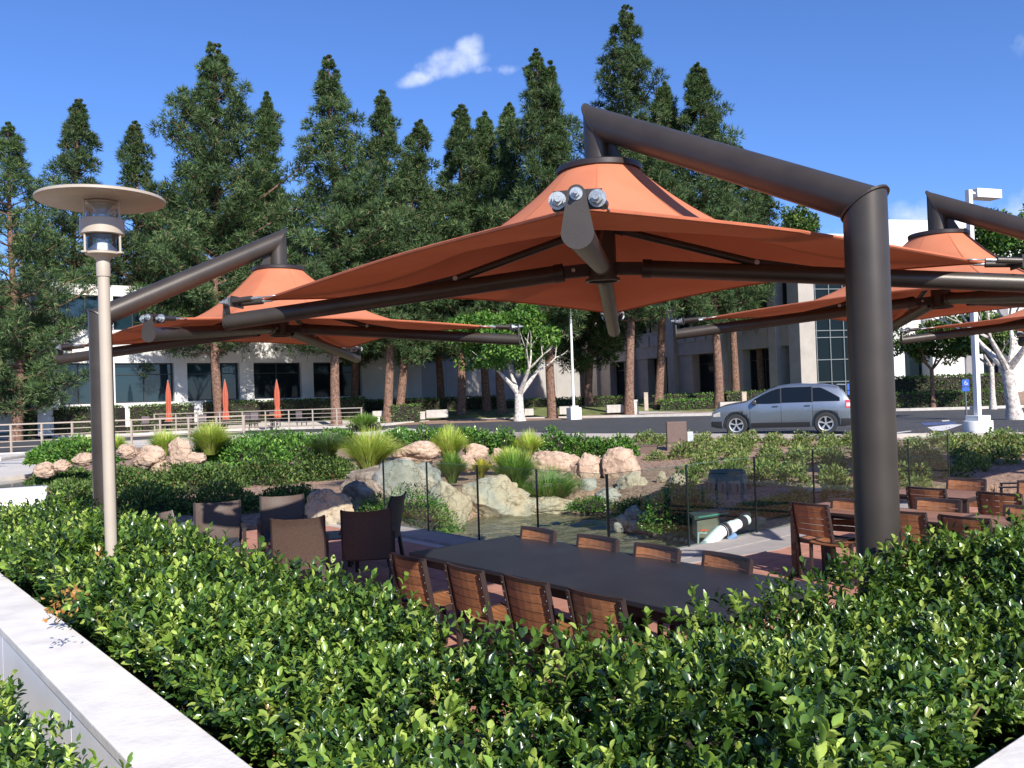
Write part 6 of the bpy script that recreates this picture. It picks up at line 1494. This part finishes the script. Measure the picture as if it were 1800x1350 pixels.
NP = ([(.026, .056, .022), (.049, .092, .034), (.082, .132, .046), (.13, .18, .068), (.16, .13, .075)], [22, 34, 27, 12, 4])
def pine(px, ytop, Y, hw, label, base_px=None, cb=.16, dens=1.0, lean=0.0, seedv=0, extra=(), taper=.75, rtr=.30, white=False):
    random.seed(1000 + seedv); bpx = base_px if base_px is not None else px
    p = at_y(bpx, 722, Y); z0 = gz(p.x, Y); tp_ = at_y(px, ytop, Y); H = tp_.z - z0; dx = tp_.x - p.x; k = Y / F; R = hw * k * 1.12
    r = empty("pine_tree", (p.x, Y, z0 - .05), 0, label, "pine tree"); tb = MB(); br_ = MB()
    bend = lambda t_: Vector((dx * t_ ** 1.3 + .25 * math.sin(t_ * 7 + seedv) * (1 - t_), .2 * math.sin(t_ * 5 + seedv), H * t_))
    tb.tube([bend(t_) for t_ in np.linspace(0, .995, 18)], [rtr * (1.25 if i == 0 else 1) * (1 - .93 * (i / 17)) + .02 for i in range(18)], 12)
    tb.build("trunk", BARK, r)
    if white: MB().cyl((0, 0, 0), (0, 0, 1.1), rtr * 1.34, rtr * 1.22, n=14).build("painted_base", BARK_P, r)
    cl = []
    z = cb * H
    leaders = [(lambda z_: bend(min(1, z_ / H)), H, 1.0)] + [((lambda z_, ox=ox, oy=oy: bend(min(1, z_ / H)) + Vector((ox, oy, 0)) * min(1, max(0, (z_ / H - .35) / .3))), H * hh, sc) for ox, oy, hh, sc in extra]
    for axf, Ht, sc in leaders:
        z = cb * H if sc == 1.0 else .5 * Ht
        while z < Ht - .15:
            t_ = (Ht - z) / (Ht - cb * H); prof = R * sc * min(1.0, (t_ ** .9) * 1.45) * (1 - .25 * max(0, (t_ - .92) / .08)) * (1 + .16 * math.sin(z * 1.1 + seedv * 2) + .10 * math.sin(z * 2.7 + seedv))
            nb_ = 5 if t_ > .2 else 4; a0 = random.uniform(0, 6.28); c0_ = axf(z)
            for i in range(nb_):
                a = a0 + i * 6.283 / nb_ + random.uniform(-.4, .4); L = max(.05 if t_ < .05 else .18, prof * random.uniform(.55, 1.15) * (1 + .22 * math.sin(2 * a + z * .9 + seedv))); 
                if random.random() < .10: L *= 1.2
                if t_ > .15 and random.random() < .08: continue
                rise = L * (random.uniform(.25, .55) + .35 * (1 - t_)); e = c0_ + Vector((math.cos(a) * L, math.sin(a) * L, rise - .15 * L * t_))
                if t_ > .06: br_.tube([c0_, c0_.lerp(e, .5) - Vector((0, 0, .06 * L)), e], [.02 + .022 * L, .015 + .012 * L, .012], 4)
                m = max(1, int(L / .85)); 
                for j in range(m):
                    f = 1 - (j * .85 / L if L > .85 else 0); q = c0_.lerp(e, max(.3, f)); cl.append((q, random.uniform(.55, .95) * (.06 + .30 * min(1, t_ / .13) + .66 * min(1, t_ * 2.3)), random.uniform(.78, 1.2)))
            z += random.uniform(.42, .66) * (1 if t_ > .2 else .75)
    tag(br_.build("branches", BARK, r), kind='stuff')
    m = len(cl); nt_ = int(104 * dens); Cn = np.array([c[0][:] for c in cl]); Rn = np.array([c[1] for c in cl]); Tn = np.array([c[2] for c in cl])
    n = m * nt_; uu = unit(RNG.normal(size=(n, 3)) + np.array([0, 0, .25])); Cr, Rr, Tr = np.repeat(Cn, nt_, 0), np.repeat(Rn, nt_), np.repeat(Tn, nt_)
    O = Cr + uu * (Rr * RNG.uniform(.1, .75, n) ** .7)[:, None] * np.array([1, 1, .8]); col = palette(n, *NP) * Tr[:, None]; parts = []
    for j in range(3):
        D = uu + RNG.normal(0, .5, (n, 3)) + np.array([0, 0, .35]); L = RNG.uniform(.22, .42, n) * (Y / 55) ** .5 * np.clip(Rr / .42, .28, 1); parts.append(scatter(NT1, O, D, RNG.normal(size=(n, 3)), L, np.full(n, .045 * Y / 55) * RNG.uniform(.7, 1.5, n), col * RNG.uniform(.8, 1.3, (n, 1))))
    V, T, cc = join(parts); tag(link_mesh("needle_crown", tri_mesh("needle_crown", V, T, cc), NEEDLE, r), kind='stuff'); return r
PN = [  # top px, top y, Y, half width px, label, base px
    (18, 214, 50, 88, "bushy pine at the far left edge, its trunk splitting near the ground", 26, .13, 1, ()),
    (140, 168, 58, 66, "open-crowned pine just right of the far left pine, behind the lamp disc", 130, .18, .8, ()),
    (235, 208, 60, 56, "thin-topped sparse pine right of the lamp disc", 256, .18, .7, ()),
    (376, 68, 56, 112, "tallest pine of the left group with a second leader on its right", 386, .17, 1.0, ((3.2, .3, .88, .28),)),
    (577, 93, 56, 78, "tall narrow pine right of the left group's tallest, above the left canopy mast", 597, .17, 1.0, ()),
    (672, 153, 58, 56, "slim pointed pine above the leaning dark trunk", 688, .20, 1.0, ()),
    (740, 208, 60, 58, "shorter pine between the slim pointed one and the cloudward pair", 702, .17, 1, ()),
    (812, 178, 62, 54, "pine left of the close-set pair in the middle of the row", 806, .17, 1, ()),
    (852, 188, 64, 42, "narrow pine, right one of the close-set pair in the middle", 850, .2, 1, ()),
    (896, 172, 62, 48, "narrow pine directly left of the double-tipped pine", 880, .2, 1, ()),
    (942, 82, 57, 66, "double-tipped tall pine left of the main canopy mast", 975, .2, 1.05, ((.9, 0, .975, .3),)),
    (1100, 6, 58, 84, "tallest pine of all rising behind the main canopy mast", 1112, .2, 1, ()),
    (1168, 140, 62, 50, "pine peeping between the tallest pine and the one right of it", 1160, .3, .9, ()),
    (1224, 106, 60, 66, "pine right of the tallest one, above the sloping bronze beam", 1262, .2, .95, ()),
    (1300, 250, 66, 52, "lower pine seen under the sloping beam, left of two", 1290, .3, .9, ()), (1340, 318, 68, 34, "small pointed pine under the sloping beam, right of two", 1340, .3, .9, ()),
    (480, 300, 66, 72, "shaded pine filling the gap between the left group and the narrow one", 480, .2, .8, ()),
    (1040, 300, 66, 60, "shaded pine behind the main canopy", 1040, .2, .8, ()), (300, 330, 64, 70, "shaded pine low behind the tallest pine of the left group", 300, .2, .8, ()), (620, 330, 66, 64, "shaded pine low behind the narrow pines left of the middle", 620, .2, .8, ()), (770, 330, 68, 70, "shaded pine low behind the middle of the row", 770, .2, .8, ())]
for i, (px, yt, Y, hw, l, bp, cb, de, ex) in enumerate(PN): pine(px, yt, Y, hw, l, bp, cb + (-.04 if i in (0, 1, 2, 16, 17) else .03), de, seedv=i, extra=ex, white=(i == 11))
# palm at the left edge, only its frond tips in view
random.seed(5)
pp = at_y(-175, 430, 20); r = empty("palm_tree", (pp.x, 20, .4), 0, "palm whose dry frond tips reach in at the left edge", "palm tree"); hz = pp.z - .4
MB().tube([(0, 0, 0), (.05, 0, hz * .5), (0, 0, hz)], [.2, .15, .12], 12).build("trunk", BARK_P, r)
for k in range(11):
    a = -1.2 + k * .57; el = random.uniform(.0, .7); L = random.uniform(1.9, 2.35); pts = [Vector((math.cos(a) * L * t_, math.sin(a) * L * t_, hz + L * (math.sin(el) * t_ - .55 * t_ ** 2))) for t_ in np.linspace(0, 1, 12)]
    ms_ = MB(); ms_.tube(pts, [.016 * (1 - .8 * i / 11) for i in range(12)], 5); st = ms_.build("frond", mat("dry_frond_stem", (.40, .30, .16), .7), r)
    n = 150; t_ = RNG.uniform(.12, 1, n); P_ = np.array([p[:] for p in pts]); O = np.stack([np.interp(t_, np.linspace(0, 1, 12), P_[:, i]) for i in range(3)], 1); dv = np.array([math.cos(a), math.sin(a), -.2]); sd_ = np.array([-math.sin(a), math.cos(a), 0]) * RNG.choice([-1, 1], n)[:, None]
    V, T, cc = scatter(NT1, O, dv * .8 + sd_ + np.array([0, 0, -.25]) + RNG.normal(0, .15, (n, 3)), RNG.normal(size=(n, 3)) * .2 + np.array([0, 0, 1]), RNG.uniform(.22, .40, n), np.full(n, .022), palette(n, [(.30, .28, .08), (.16, .20, .05), (.42, .32, .14)], [1, 1, 1]))
    tag(link_mesh("leaflets", tri_mesh("leaflets", V, T, cc), BLADE, st), kind='stuff')
